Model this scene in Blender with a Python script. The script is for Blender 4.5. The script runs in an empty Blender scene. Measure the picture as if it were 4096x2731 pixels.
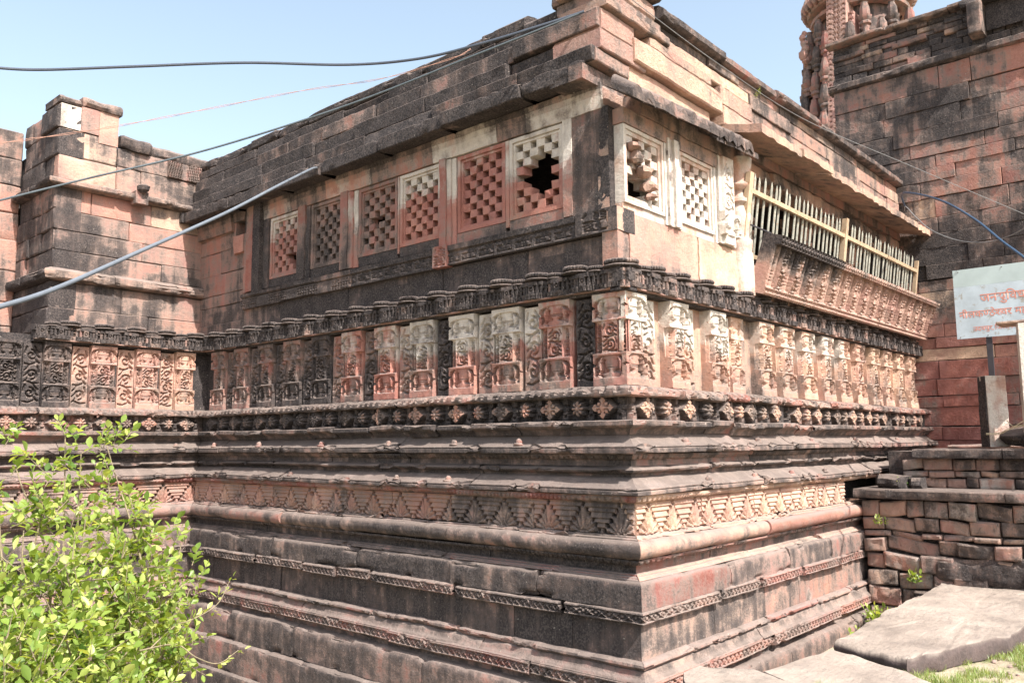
import bpy, math, random
import numpy as np
from mathutils import Vector, Matrix

R = math.radians
SC = bpy.context.scene
COL = SC.collection
rng = np.random.default_rng(7)
random.seed(7)

# ------------------------------------------------------------------ camera, sky, sun
cam = bpy.data.cameras.new('camera'); cam.lens = 29.18; cam.sensor_width = 36
cam.clip_start = 0.05; cam.clip_end = 2000
co = bpy.data.objects.new('camera', cam); COL.objects.link(co)
pi_, ro_, ya_ = R(6.942), R(-0.4783), R(48.4193)
fw = Vector((math.sin(ya_)*math.cos(pi_), math.cos(ya_)*math.cos(pi_), math.sin(pi_)))
rt = Vector((math.cos(ya_), -math.sin(ya_), 0)); up = rt.cross(fw)
r2 = rt*math.cos(ro_)+up*math.sin(ro_); u2 = -rt*math.sin(ro_)+up*math.cos(ro_)
M = Matrix((r2, u2, -fw)).transposed().to_4x4(); M.translation = Vector((-5.3985, -3.6202, 0))
co.matrix_world = M
SC.camera = co

SUN_EL, SUN_AZ = R(50), R(192)        # azimuth measured clockwise from +Y: behind the camera, a little to its left
sun_dir = Vector((math.sin(SUN_AZ)*math.cos(SUN_EL), math.cos(SUN_AZ)*math.cos(SUN_EL), math.sin(SUN_EL)))
W = bpy.data.worlds.new('World'); SC.world = W; W.use_nodes = True
nt = W.node_tree; bg = nt.nodes['Background']
sky = nt.nodes.new('ShaderNodeTexSky'); sky.sky_type = 'NISHITA'; sky.sun_disc = False
sky.sun_elevation = SUN_EL; sky.sun_rotation = SUN_AZ; sky.air_density = 1.0; sky.dust_density = 3.0; sky.ozone_density = 1.0
hs = nt.nodes.new('ShaderNodeHueSaturation'); hs.inputs['Saturation'].default_value = .72; hs.inputs['Value'].default_value = 1.32; hs.inputs['Hue'].default_value = .485
nt.links.new(sky.outputs[0], hs.inputs['Color']); nt.links.new(hs.outputs[0], bg.inputs[0]); bg.inputs[1].default_value = 0.12
sl = bpy.data.lights.new('sun', 'SUN'); sl.energy = 5.0; sl.angle = R(0.5); sl.color = (1, .955, .89)
so = bpy.data.objects.new('sun', sl); COL.objects.link(so)
so.rotation_euler = sun_dir.to_track_quat('Z', 'Y').to_euler()
SC.view_settings.view_transform = 'Standard'; SC.view_settings.look = 'None'
SC.view_settings.exposure = 1.1; SC.view_settings.gamma = 1
SC.cycles.max_bounces = 6; SC.cycles.diffuse_bounces = 3

# ------------------------------------------------------------------ noise
def _h(ix, iy, iz, s):
    n = (ix*374761393 + iy*668265263 + iz*2147483647 + s*144269504) & 0xffffffff
    n = ((n ^ (n >> 13))*1274126177) & 0xffffffff
    n = n ^ (n >> 16)
    return (n & 0xffff)/65535.0
def vn(P, sc, seed=0):
    """value noise in -1..1 ; P (...,3)"""
    Q = np.asarray(P, float)/sc + 1000.3
    I = np.floor(Q).astype(np.int64); f = Q-I; f = f*f*(3-2*f)
    r = 0
    for dx in (0, 1):
        wx = f[..., 0] if dx else 1-f[..., 0]
        for dy in (0, 1):
            wy = f[..., 1] if dy else 1-f[..., 1]
            for dz in (0, 1):
                wz = f[..., 2] if dz else 1-f[..., 2]
                r = r + wx*wy*wz*_h(I[..., 0]+dx, I[..., 1]+dy, I[..., 2]+dz, seed)
    return r*2-1
def sstep(a, b, x):
    t = np.clip((x-a)/(b-a), 0, 1); return t*t*(3-2*t)

# ------------------------------------------------------------------ frames: O + u*U + v*V + w*W
class Fr:
    def __init__(s, O, U, Wd, V=(0, 0, 1)):
        s.O, s.U, s.V, s.W = [np.array(a, float) for a in (O, U, V, Wd)]
        s.flip = np.dot(np.cross(s.U, s.V), s.W) < 0
    def __call__(s, u, v, w):
        u, v, w = np.broadcast_arrays(np.asarray(u, float), np.asarray(v, float), np.asarray(w, float))
        return s.O + u[..., None]*s.U + v[..., None]*s.V + w[..., None]*s.W
    def at(s, u=0, v=0, w=0):
        return Fr(s.O+u*s.U+v*s.V+w*s.W, s.U, s.W, s.V)
L = Fr((0, 0, 0), (0, 1, 0), (-1, 0, 0))      # long side of the hall, u = distance from the corner
G = Fr((0, 0, 0), (1, 0, 0), (0, -1, 0))      # sunny side of the hall
LY = 6.485
WG = Fr((0, LY, 0), (-1, 0, 0), (0, -1, 0))   # wing, u = distance from the inner corner
WU = Fr((0, 6.75, 0), (-1, 0, 0), (0, -1, 0)) # wing, upper wall
BX = Fr((7.6, 0, 0), (0, -1, 0), (-1, 0, 0))  # tall back wall, u = -Y

# ------------------------------------------------------------------ mesh builder
class MB:
    def __init__(s): s.V = []; s.F = []; s.C = []; s.n = 0
    def add(s, V, F, C):
        V = np.asarray(V, float).reshape(-1, 3); F = np.asarray(F, np.int64).reshape(-1, 4)
        C = np.asarray(C, float)
        if C.ndim == 1: C = np.tile(C, (len(F), 1))
        s.V.append(V); s.F.append(F+s.n); s.C.append(C.reshape(-1, 4)); s.n += len(V)
    def grid(s, P, C, flip=False, close_u=False, close_v=False):
        nu, nv = P.shape[:2]
        iu = np.arange(nu if close_u else nu-1); iv = np.arange(nv if close_v else nv-1)
        a, b = np.meshgrid(iu, iv, indexing='ij'); a2 = (a+1) % nu; b2 = (b+1) % nv
        F = np.stack([a*nv+b, a2*nv+b, a2*nv+b2, a*nv+b2], -1).reshape(-1, 4)
        if flip: F = F[:, ::-1]
        if callable(C): C = C(P.reshape(-1, 3)[F].mean(1))
        s.add(P, F, C)
    def box(s, fr, u0, u1, v0, v1, w0, w1, C, j=0.0, skew=None):
        P = np.array([fr(u, v, w) for u in (u0, u1) for v in (v0, v1) for w in (w0, w1)])
        if j: P = P + rng.normal(0, j, P.shape)
        F = [[0, 1, 3, 2], [4, 6, 7, 5], [0, 4, 5, 1], [2, 3, 7, 6], [0, 2, 6, 4], [1, 5, 7, 3]]
        if (np.dot(np.cross(fr.U, fr.V), fr.W) > 0): F = [f[::-1] for f in F]
        s.add(P, F, C)
    def build(s, name, mat, parent=None, smooth=35, **kw):
        V = np.concatenate(s.V); F = np.concatenate(s.F); C = np.concatenate(s.C)
        me = bpy.data.meshes.new(name)
        me.vertices.add(len(V)); me.vertices.foreach_set('co', V.ravel().astype(np.float32))
        me.loops.add(len(F)*4); me.loops.foreach_set('vertex_index', F.ravel().astype(np.int32))
        me.polygons.add(len(F)); me.polygons.foreach_set('loop_start', (np.arange(len(F))*4).astype(np.int32))
        me.update(calc_edges=True); 
        at = me.attributes.new('st', 'FLOAT_COLOR', 'FACE'); at.data.foreach_set('color', np.clip(C, 0, 1).ravel().astype(np.float32))
        me.validate()
        if smooth:
            me.polygons.foreach_set('use_smooth', np.ones(len(me.polygons), bool)); me.set_sharp_from_angle(angle=R(smooth))
        else: me.polygons.foreach_set('use_smooth', np.zeros(len(me.polygons), bool))
        me.materials.append(mat)
        o = bpy.data.objects.new(name, me); COL.objects.link(o)
        if parent: o.parent = parent; o.matrix_parent_inverse = Matrix.Translation(-Vector(parent.location))
        for k, v in kw.items(): o[k] = v
        return o
def thing(name, label, cat, loc=(0, 0, 0), group=None):
    o = bpy.data.objects.new(name, None); COL.objects.link(o); o.location = loc
    o['label'] = label; o['category'] = cat
    if group: o['group'] = group
    return o
def tag(o, label, cat, group=None):
    o['label'] = label; o['category'] = cat
    if group: o['group'] = group
    return o

def col(dk=.3, wh=0., rn=.5, ye=0.): return np.array([dk, wh, rn, ye])

# relief panel: front sheet with heights, closed on its four sides back to w=back
def relief(mb, fr, u0, u1, v0, v1, h, C, back=-.05, res=.03, resv=None, cap=True, noise=.002, ns=0, uu=None, vv=None, close=True):
    nu = max(2, int(round((u1-u0)/res))+1); nv = max(2, int(round((v1-v0)/(resv or res)))+1)
    us = np.linspace(u0, u1, nu) if uu is None else uu; vs = np.linspace(v0, v1, nv) if vv is None else vv
    U, V = np.meshgrid(us, vs, indexing='ij')
    H = h(U, V) if callable(h) else np.full(U.shape, float(h))
    if noise:
        P0 = fr(U, V, H); H = H + noise*vn(P0, .05, 3)+noise*1.5*vn(P0, .16, 5)
    if close:
        U = np.pad(U, 1, mode='edge'); V = np.pad(V, 1, mode='edge'); H = np.pad(H, 1, constant_values=back)
    mb.grid(fr(U, V, H), C, fr.flip)

# one rough ashlar / rubble stone
def stone(mb, fr, u0, u1, v0, v1, w, C, back=-.15, rough=.006, rnd=.012, res=.06, tilt=0., skew=0., seed=0):
    lu, lv = u1-u0, v1-v0
    e = min(rnd*1.2, lu*.3, lv*.3)
    nu = max(1, int(lu/res)); nv = max(1, int(lv/res))
    us = np.concatenate([[u0], np.linspace(u0+e, u1-e, nu+1), [u1]]); vs = np.concatenate([[v0], np.linspace(v0+e, v1-e, nv+1), [v1]])
    U, V = np.meshgrid(us, vs, indexing='ij')
    H = np.full(U.shape, float(w)); H[0] -= rnd; H[-1] -= rnd; H[:, 0] -= rnd; H[:, -1] -= rnd
    H = H + tilt*(V-(v0+v1)/2)/max(lv, .05)
    P0 = fr(U, V, H)
    H = H + rough*vn(P0, .05, seed)+rough*1.6*vn(P0, .19, seed+1)
    Uj = U + rnd*.5*vn(P0, .13, seed+2); Vj = V + rnd*.6*vn(P0, .15, seed+3)+skew*(U-(u0+u1)/2)
    U = np.pad(Uj, 1, mode='edge'); V = np.pad(Vj, 1, mode='edge'); H = np.pad(H, 1, constant_values=w+back)
    mb.grid(fr(U, V, H), C, fr.flip)

def masonry(mb, fr, u0, u1, vs, lens, cf, w=0., wj=.008, gap=.006, seed=0, patch=(.30, .55), top=None, **kw):
    """courses between the heights vs; cf(u,v,r)->colour"""
    rg = np.random.default_rng(seed)
    for i in range(len(vs)-1):
        a, b = vs[i], vs[i+1]
        us = [u0]
        while us[-1] < u1: us.append(us[-1]+rg.uniform(*lens))
        us[-1] = u1
        if len(us) > 2 and us[-1]-us[-2] < lens[0]*.4: us.pop(-2)
        for p, q in zip(us[:-1], us[1:]):
            ww = w+rg.normal(0, wj)
            dz = rg.normal(0, gap*.5)
            bb = b-gap*rg.uniform(.4, 1.2)
            if top is not None:
                t = top((p+q)/2)
                if a > t-.04: continue
            c0 = np.array(cf((p+q)/2, (a+b)/2, rg.random()), float)
            def cp_(P, c0=c0):
                o = np.tile(c0, (len(P), 1)); o[:, 0] += patch[0]*(vn(P, patch[1], 77)+.5*vn(P, patch[1]*.35, 78)); return o
            stone(mb, fr, p+gap*.5*rg.uniform(.3, 1.3), q-gap*.5*rg.uniform(.3, 1.3), a+dz, bb+dz, ww, cp_, seed=int(rg.integers(999)), tilt=rg.normal(0, wj*.4), **kw)

# ------------------------------------------------------------------ swept mouldings with separate weathered blocks
def resample(prof, d=.02):
    out = [prof[0]]
    for a, b in zip(prof[:-1], prof[1:]):
        n = max(1, int(math.ceil(math.dist(a, b)/d)))
        for k in range(1, n+1): out.append((a[0]+(b[0]-a[0])*k/n, a[1]+(b[1]-a[1])*k/n))
    return np.array(out)
def mould(mb, fr, prof, t0, t1, C, m0=0, m1=0, joints=None, lens=(.7, 1.5), seed=0, res=.05, pd=.02, chip=1., rough=1., gap=.006, off=.006, extra=None, back=-.12, endchip=1., maxchip=.05, gapchip=.5):
    rg = np.random.default_rng(seed)
    pr = resample(prof, pd); n = len(pr)
    d = np.diff(pr, axis=0); d /= np.linalg.norm(d, axis=1)[:, None]+1e-9
    nn = np.stack([-d[:, 1], d[:, 0]], 1); N = np.zeros_like(pr); N[:-1] += nn; N[1:] += nn; N /= np.linalg.norm(N, axis=1)[:, None]+1e-9
    cr = np.zeros(n); cr[1:-1] = d[1:, 0]*d[:-1, 1]*-1+d[1:, 1]*d[:-1, 0]
    conv = np.clip(-cr*1.0, 0, 1)
    cv = conv.copy()
    for k in (1, 2):
        cv[k:] = np.maximum(cv[k:], conv[:-k]*(1-.45*k)); cv[:-k] = np.maximum(cv[:-k], conv[k:]*(1-.45*k))
    if joints is None:
        js = []; t = t0+rg.uniform(lens[0]*.6, lens[1])
        while t < t1-lens[0]*.5: js.append(t); t += rg.uniform(*lens)
    else: js = list(joints)
    js = [t0]+js+[t1]
    for bi, (a, b) in enumerate(zip(js[:-1], js[1:])):
        ga = gap*.5*(a != t0); gb = gap*.5*(b != t1)
        m = max(2, int((b-a)/res))
        ts = np.linspace(a+ga, b-gb, m+1)
        ex = []
        if a != t0: ex += [a+ga+.008, a+ga+.02]
        if b != t1: ex += [b-gb-.008, b-gb-.02]
        ts = np.unique(np.concatenate([ts, ex]))
        T = np.broadcast_to(ts[:, None], (len(ts), n)).copy(); PP = np.broadcast_to(pr[:, 0], T.shape).copy(); ZZ = np.broadcast_to(pr[:, 1], T.shape).copy()
        P0 = fr(T, ZZ, PP)
        D = -.0035*rough*vn(P0, .14, seed+11)-.0018*rough*vn(P0, .045, seed+12)
        dist = np.full(len(ts), 9.)
        if a != t0: dist = np.minimum(dist, ts-a)
        if b != t1: dist = np.minimum(dist, b-ts)
        ch = vn(P0, .16, seed+21)*.6+vn(P0, .06, seed+22)*.4
        eb = np.exp(-dist/.075)[:, None]*rg.uniform(.2, 1.5)*endchip
        hit = np.clip(ch-.18+.7*eb*rg.uniform(.2, 1.2), 0, 1)
        D = D-np.minimum(cv*chip*hit*.16, maxchip)-.006*gapchip*np.exp(-dist/.008)[:, None]
        if extra is not None: D = D+extra(T, PP, ZZ)
        o = rg.normal(0, off)*(bi > 0 or not m0)*(bi < len(js)-2 or not m1); zo = rg.normal(0, off*.4)*(bi > 0 or not m0)*(bi < len(js)-2 or not m1)
        PP = PP+N[:, 0]*D+o; ZZ = ZZ+N[:, 1]*D+zo+.006*vn(np.stack([T*0, T, T*0], -1), .7, seed+31)*np.clip(np.minimum(T-t0, t1-T)/.4, 0, 1)
        w0 = np.clip(1-(T-t0)/.35, 0, 1); w1 = np.clip(1-(t1-T)/.35, 0, 1)
        T, ZZ, w0, w1 = [np.pad(q, ((1, 1), (0, 0)), mode='edge') for q in (T, ZZ, w0, w1)]; PP = np.pad(PP, ((1, 1), (0, 0)), constant_values=back)
        T = T+m0*PP*w0+m1*PP*w1
        c = C(a, b, rg.random()) if callable(C) else C
        mb.grid(fr(T, ZZ, PP), c, not fr.flip)

# ------------------------------------------------------------------ carving helpers (2-D fields)
def polyd(X, Y, pts):
    pts = np.asarray(pts); r = np.full(X.shape, 9.)
    a = pts[:-1]; b = pts[1:]
    for (ax, ay), (bx, by) in zip(a, b):
        dx, dy = bx-ax, by-ay; l = dx*dx+dy*dy+1e-12
        t = np.clip(((X-ax)*dx+(Y-ay)*dy)/l, 0, 1)
        r = np.minimum(r, np.hypot(X-ax-t*dx, Y-ay-t*dy))
    return r
def spiral(cx, cy, r, turns=1.25, a0=0., sgn=1, n=16):
    t = np.linspace(0, 1, n); a = a0+sgn*t*turns*2*math.pi; rr = r*(1-.8*t)
    return np.stack([cx+rr*np.cos(a), cy+rr*np.sin(a)], 1)
def groove(d, w): return np.clip((1-d/w)*1.9, 0, 1)
def scroll_field(X, Y, w, h, seed=0, s=1.):
    """foliate scroll filling w x h centred on x=0 : 0..1 groove depth"""
    g = np.zeros(X.shape); n = max(2, int(round(h/(w*1.15)))); hh = h/n
    for k in range(n):
        sg = 1 if (k+seed) % 2 else -1; cy = (k+.5)*hh; r = min(w*.36, hh*.42)
        g = np.maximum(g, groove(polyd(X, Y, spiral(sg*w*.03, cy, r, 1.3, math.pi/2*sg, sg)), .0115*s))
        for q in range(3):
            a = (q-.2)*1.1
            x0 = -sg*w*.43; y0 = cy+hh*(-.42+.3*q)
            g = np.maximum(g, groove(polyd(X, Y, [(x0, y0), (x0*.62, y0+hh*.13), (x0*.35, y0+hh*.3)]), .0095*s))
        g = np.maximum(g, groove(polyd(X, Y, [(sg*w*.42, cy-hh*.46), (sg*w*.1, cy-hh*.5), (-sg*w*.3, cy-hh*.36)]), .010*s))
        g = np.maximum(g, groove(polyd(X, Y, [(sg*w*.44, cy+hh*.1), (sg*w*.34, cy+hh*.42)]), .010*s))
    return g
def vase_field(X, Y, w, h):
    """pot with hanging leaves on both sides, X centred, Y 0..h ; returns height 0..1"""
    y = Y/h; hw = np.interp(y, [0, .1, .14, .2, .26, .34, .42, .7, .8, .84, .93, 1], [.30, .30, .33, .3, .1, .1, .2, .24, .2, .30, .30, .28])*w
    t = np.abs(X)/hw
    body = np.where(t < 1, np.sqrt(np.clip(1-t*t, 0, 1)), 0)*.75
    body = body-.16*groove(np.abs(y-.55), .02)*(t < 1)-.16*groove(np.abs(y-.47), .02)*(t < 1)
    xs = np.abs(X)
    e = np.interp(y, [0, .12, .35, .7, 1], [.26, .34, .29, .27, .22])*w
    side = (xs > e).astype(float)*.92
    g = np.zeros(X.shape)
    for k in range(4):
        o = .058*k*w
        g = np.maximum(g, groove(polyd(xs, Y, [((.27+.0*k)*w+o*.9, h*(.93-.03*k)), (.36*w+o*.75, h*(.74-.05*k)), (.37*w+o*.5, h*(.52-.06*k)), (.33*w+o*.2, h*(.33-.05*k))]), .0075))
    g = np.maximum(g, groove(polyd(xs, Y, spiral(.43*w, h*.17, .045*w+.006, 1.1, 1.2, 1, 10)), .008))
    side = side-.8*g*(xs > e)
    dark = .8*((y > .9) & (xs < .3*w))
    return np.clip(np.maximum(body, side), 0, 1), dark
def pilaster_h(w, h, proj, seed=0):
    b0, b1, c0 = .06*h/.73, .255*h/.73, .51*h/.73
    def f(U, V, u0, v0):
        X = U-u0-w/2; Y = V-v0
        base = np.full(X.shape, proj*.86)
        # shaft
        sh = np.where(np.abs(X) < .25*w, proj*.9, np.where(np.abs(X) < .45*w, proj*.66, proj*.42))
        g = scroll_field(X, Y-b1-.015, .46*w, c0-b1-.03, seed, .8)
        gs = scroll_field(np.abs(X)-.345*w, Y-b1-.015, .17*w, c0-b1-.03, seed+1, .6)
        sh = sh-.036*g*(np.abs(X) < .23*w)-.026*gs*((np.abs(X) > .26*w) & (np.abs(X) < .42*w))
        H = np.where((Y > b1) & (Y < c0), sh, base)
        v, dk = vase_field(X, Y-b0, w, b1-b0-.014)
        H = np.where((Y >= b0) & (Y < b1-.014), proj*.5+proj*.5*v, H)
        H = np.where(Y < b0, proj, H)
        v, dk = vase_field(X, Y-c0-.016, w, h-.035-c0-.016)
        H = np.where((Y >= c0+.016) & (Y < h-.035), proj*.5+proj*.5*v, H)
        H = np.where(((Y > b1-.014) & (Y < b1+.004)) | ((Y > c0) & (Y < c0+.016)) | (Y > h-.035), proj, H)
        return H
    return f
def flower_h(X, Y, r, n=8):
    a = np.arctan2(Y, X); d = np.hypot(X, Y)
    pet = np.abs(np.cos(a*n/2)); rad = r*(.72+.28*pet)
    H = np.where(d < rad, (.35+.65*pet)*np.sin(np.clip(d/rad, 0, 1)*math.pi*.85+.25), 0)
    return np.where(d < r*.2, 1, H)

# ------------------------------------------------------------------ materials
def nodes(m):
    m.use_nodes = True; t = m.node_tree; return t, t.nodes['Principled BSDF']
def mk(t, typ, **kw):
    n = t.nodes.new(typ)
    for k, v in kw.items():
        if hasattr(n, k): setattr(n, k, v)
        else: n.inputs[k].default_value = v
    return n
def math_(t, op, a, b=None, clamp=False):
    n = t.nodes.new('ShaderNodeMath'); n.operation = op; n.use_clamp = clamp
    for i, x in enumerate((a, b)):
        if x is None: continue
        if isinstance(x, (int, float)): n.inputs[i].default_value = x
        else: t.links.new(x, n.inputs[i])
    return n.outputs[0]
def mixc(t, f, a, b, mode='MIX'):
    n = t.nodes.new('ShaderNodeMix'); n.data_type = 'RGBA'; n.blend_type = mode
    for i, x in ((0, f), (6, a), (7, b)):
        if isinstance(x, (int, float)): n.inputs[i].default_value = x
        elif isinstance(x, tuple): n.inputs[i].default_value = (*x, 1)
        else: t.links.new(x, n.inputs[i])
    return n.outputs[2]
def ramp(t, f, stops, interp='LINEAR'):
    n = t.nodes.new('ShaderNodeValToRGB'); e = n.color_ramp.elements; n.color_ramp.interpolation = interp
    while len(e) < len(stops): e.new(.5)
    for el, (p, c) in zip(e, stops): el.position = p; el.color = (*c, 1) if isinstance(c, tuple) else (c, c, c, 1)
    t.links.new(f, n.inputs[0]); return n.outputs[0]
def noise_n(t, vec, scale, detail=6, rough=.55):
    n = mk(t, 'ShaderNodeTexNoise'); n.inputs['Scale'].default_value = scale; n.inputs['Detail'].default_value = detail; n.inputs['Roughness'].default_value = rough
    t.links.new(vec, n.inputs['Vector']); return n.outputs['Fac']

def stone_mat(name='sandstone', bump=1.):
    m = bpy.data.materials.new(name); t, b = nodes(m)
    at = mk(t, 'ShaderNodeAttribute', attribute_name='st'); sep = mk(t, 'ShaderNodeSeparateColor'); t.links.new(at.outputs['Color'], sep.inputs[0])
    dk, wh, rn, ye = sep.outputs[0], sep.outputs[1], sep.outputs[2], at.outputs['Alpha']
    geo = mk(t, 'ShaderNodeNewGeometry'); pos = geo.outputs['Position']
    mp = mk(t, 'ShaderNodeMapping'); mp.inputs['Scale'].default_value = (8, 8, .8); t.links.new(pos, mp.inputs[0])
    big = noise_n(t, pos, 1.5, 7, .62); streak = noise_n(t, mp.outputs[0], 1.0, 6, .6); mid = noise_n(t, pos, 7, 6, .6); fine = noise_n(t, pos, 60, 4, .65)
    mp2 = mk(t, 'ShaderNodeMapping'); mp2.inputs['Location'].default_value = (13.1, 7.7, 3.3); t.links.new(pos, mp2.inputs[0])
    big2 = noise_n(t, mp2.outputs[0], 2.4, 6, .6)
    tint = ramp(t, rn, [(0, (.18, .064, .052)), (.25, (.32, .130, .100)), (.5, (.41, .200, .155)), (.75, (.35, .205, .17)), (1, (.48, .285, .215))])
    tint = mixc(t, ye, tint, (.66, .47, .33))
    var = ramp(t, math_(t, 'ADD', math_(t, 'MULTIPLY', mid, .6), math_(t, 'MULTIPLY', fine, .4)), [(.3, .62), (.5, .98), (.7, 1.28)])
    base = mixc(t, 1., tint, var, 'MULTIPLY')
    # mauve / ochre blotches
    base = mixc(t, ramp(t, big2, [(.45, 0.), (.65, .55)]), base, (.30, .145, .13))
    base = mixc(t, ramp(t, math_(t, 'ADD', big, math_(t, 'MULTIPLY', mid, .3)), [(.72, 0.), (.85, .4)]), base, (.50, .36, .24))
    # pale lime wash
    wv = math_(t, 'ADD', math_(t, 'ADD', math_(t, 'MULTIPLY', big2, .55), math_(t, 'MULTIPLY', streak, .45)), math_(t, 'MULTIPLY', math_(t, 'SUBTRACT', wh, .5), .75))
    wv = math_(t, 'ADD', wv, math_(t, 'MULTIPLY', math_(t, 'SUBTRACT', mid, .5), .35))
    wm = ramp(t, wv, [(.50, 0.), (.66, .92)])
    wcol = mixc(t, big, (.50, .44, .36), (.66, .62, .57))
    base = mixc(t, wm, base, mixc(t, 1., wcol, ramp(t, fine, [(.3, .8), (.7, 1.1)]), 'MULTIPLY'))
    # upward faces gather grey dust
    sn = mk(t, 'ShaderNodeSeparateXYZ'); t.links.new(geo.outputs['Normal'], sn.inputs[0])
    upm = math_(t, 'MULTIPLY', ramp(t, sn.outputs[2], [(.35, 0.), (.8, 1.)]), ramp(t, mid, [(.3, .9), (.7, .45)]))
    base = mixc(t, upm, base, (.215, .185, .17))
    # black lichen
    dv = math_(t, 'ADD', math_(t, 'ADD', math_(t, 'MULTIPLY', big, .5), math_(t, 'MULTIPLY', streak, .5)), math_(t, 'MULTIPLY', math_(t, 'SUBTRACT', dk, .47), .66))
    dv = math_(t, 'ADD', dv, math_(t, 'MULTIPLY', math_(t, 'SUBTRACT', mid, .5), .60))
    dv = math_(t, 'ADD', dv, math_(t, 'MULTIPLY', math_(t, 'SUBTRACT', fine, .5), .34))
    base = mixc(t, ramp(t, dv, [(.28, 0.), (.47, .85)]), base, mixc(t, mid, (.12, .098, .088), (.245, .195, .165)))
    dm = ramp(t, dv, [(.455, 0.), (.53, .62), (.62, .97)])
    dm = math_(t, 'MULTIPLY', dm, ramp(t, sn.outputs[2], [(.35, 1.), (.75, .38)]))  # thinned on upward faces, painting lit tops paler against the dark sides
    dcol = mixc(t, ramp(t, math_(t, 'ADD', math_(t, 'MULTIPLY', fine, .7), math_(t, 'MULTIPLY', mid, .3)), [(.44, 0.), (.68, 1.)]), (.022, .020, .021), (.12, .098, .09))
    base = mixc(t, dm, base, dcol)
    # lichen freckles
    sp = noise_n(t, pos, 38, 2, .5)
    base = mixc(t, ramp(t, sp, [(.70, 0.), (.76, .5)]), base, (.42, .37, .32))
    t.links.new(base, b.inputs['Base Color']); b.inputs['Roughness'].default_value = .92; b.inputs['Specular IOR Level'].default_value = .25
    bh = math_(t, 'ADD', math_(t, 'MULTIPLY', noise_n(t, pos, 28, 7, .7), .8), math_(t, 'MULTIPLY', noise_n(t, pos, 120, 3, .6), .22))
    bh = math_(t, 'ADD', bh, math_(t, 'MULTIPLY', dm, .12))
    bp = mk(t, 'ShaderNodeBump'); bp.inputs['Strength'].default_value = .75*bump; bp.inputs['Distance'].default_value = .022
    t.links.new(bh, bp.inputs['Height']); t.links.new(bp.outputs[0], b.inputs['Normal'])
    return m
STONE = stone_mat('weathered_sandstone'); ROUGH = stone_mat('rough_sandstone', 1.7)

def simple(name, c, rough=.6, metal=0., var=.25, scale=12, bump=.1, dirt=None):
    m = bpy.data.materials.new(name); t, b = nodes(m); geo = mk(t, 'ShaderNodeNewGeometry'); pos = geo.outputs['Position']
    f = noise_n(t, pos, scale, 6, .6)
    c1 = tuple(x*(1-var) for x in c); c2 = tuple(min(1, x*(1+var)) for x in c)
    cc = ramp(t, f, [(.3, c1), (.7, c2)])
    if dirt: cc = mixc(t, ramp(t, noise_n(t, pos, scale*2.3, 5, .7), [(.56, 0.), (.66, .85)]), cc, dirt)
    t.links.new(cc, b.inputs['Base Color']); b.inputs['Roughness'].default_value = rough; b.inputs['Metallic'].default_value = metal
    if bump:
        bp = mk(t, 'ShaderNodeBump'); bp.inputs['Strength'].default_value = bump; bp.inputs['Distance'].default_value = .01
        t.links.new(noise_n(t, pos, scale*5, 4), bp.inputs['Height']); t.links.new(bp.outputs[0], b.inputs['Normal'])
    return m
PAINT = simple('cream_painted_iron', (.42, .31, .205), .6, 0, .2, 9, .1, (.32, .17, .08))
BARP = simple('grey_green_painted_bars', (.30, .29, .24), .6, 0, .3, 14, .1, (.30, .20, .12))
DARKIRON = simple('dark_iron', (.035, .03, .035), .6, 0, .3)
PIPE = simple('grey_blue_plastic', (.115, .13, .15), .5, 0, .1)
BLACKW = simple('black_cable', (.05, .06, .08), .5, 0, .1)
TEALW = simple('steel_blue_cable', (.06, .075, .085), .5, 0, .15)
ORANGEW = simple('orange_twin_flex', (.33, .18, .13), .7, 0, .15)
BLUEW = simple('blue_cable', (.025, .055, .10), .45, 0, .1)
GREYW = simple('grey_wire', (.17, .17, .17), .5, 0, .1)
SIGNW = simple('pale_blue_enamel', (.44, .51, .55), .75, 0, .16, 5, .03, (.30, .27, .22))
SIGNT = simple('faded_green_grey_enamel', (.42, .50, .49), .8, 0, .1, 4, .03)
SIGNR = simple('faded_red_lettering', (.58, .24, .18), .6, 0, .2, 30, 0)
BARK = simple('bark', (.20, .16, .10), .9, 0, .3, 40, .4)
JUTE = simple('jute_string', (.5, .42, .28), .9, 0, .2, 60, .2)

def leaf_mat(name, c1, c2, c3, trans=.45):
    m = bpy.data.materials.new(name); t, b = nodes(m)
    at = mk(t, 'ShaderNodeAttribute', attribute_name='st'); sep = mk(t, 'ShaderNodeSeparateColor'); t.links.new(at.outputs['Color'], sep.inputs[0])
    c = ramp(t, sep.outputs[2], [(0, c1), (.5, c2), (1, c3)])
    t.links.new(c, b.inputs['Base Color']); b.inputs['Roughness'].default_value = .42; b.inputs['Specular IOR Level'].default_value = .5
    tr = mk(t, 'ShaderNodeBsdfTranslucent'); t.links.new(mixc(t, 1., c, (1.5, 1.35, .5), 'MULTIPLY'), tr.inputs['Color'])
    mx = mk(t, 'ShaderNodeMixShader'); mx.inputs[0].default_value = trans
    t.links.new(b.outputs[0], mx.inputs[1]); t.links.new(tr.outputs[0], mx.inputs[2])
    t.links.new(mx.outputs[0], t.nodes['Material Output'].inputs[0]); return m
LEAF = leaf_mat('lime_leaf', (.07, .14, .025), (.22, .31, .06), (.46, .50, .15))
GRASSM = leaf_mat('grass_blade', (.10, .17, .035), (.22, .29, .08), (.40, .38, .18), .35)

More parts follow.
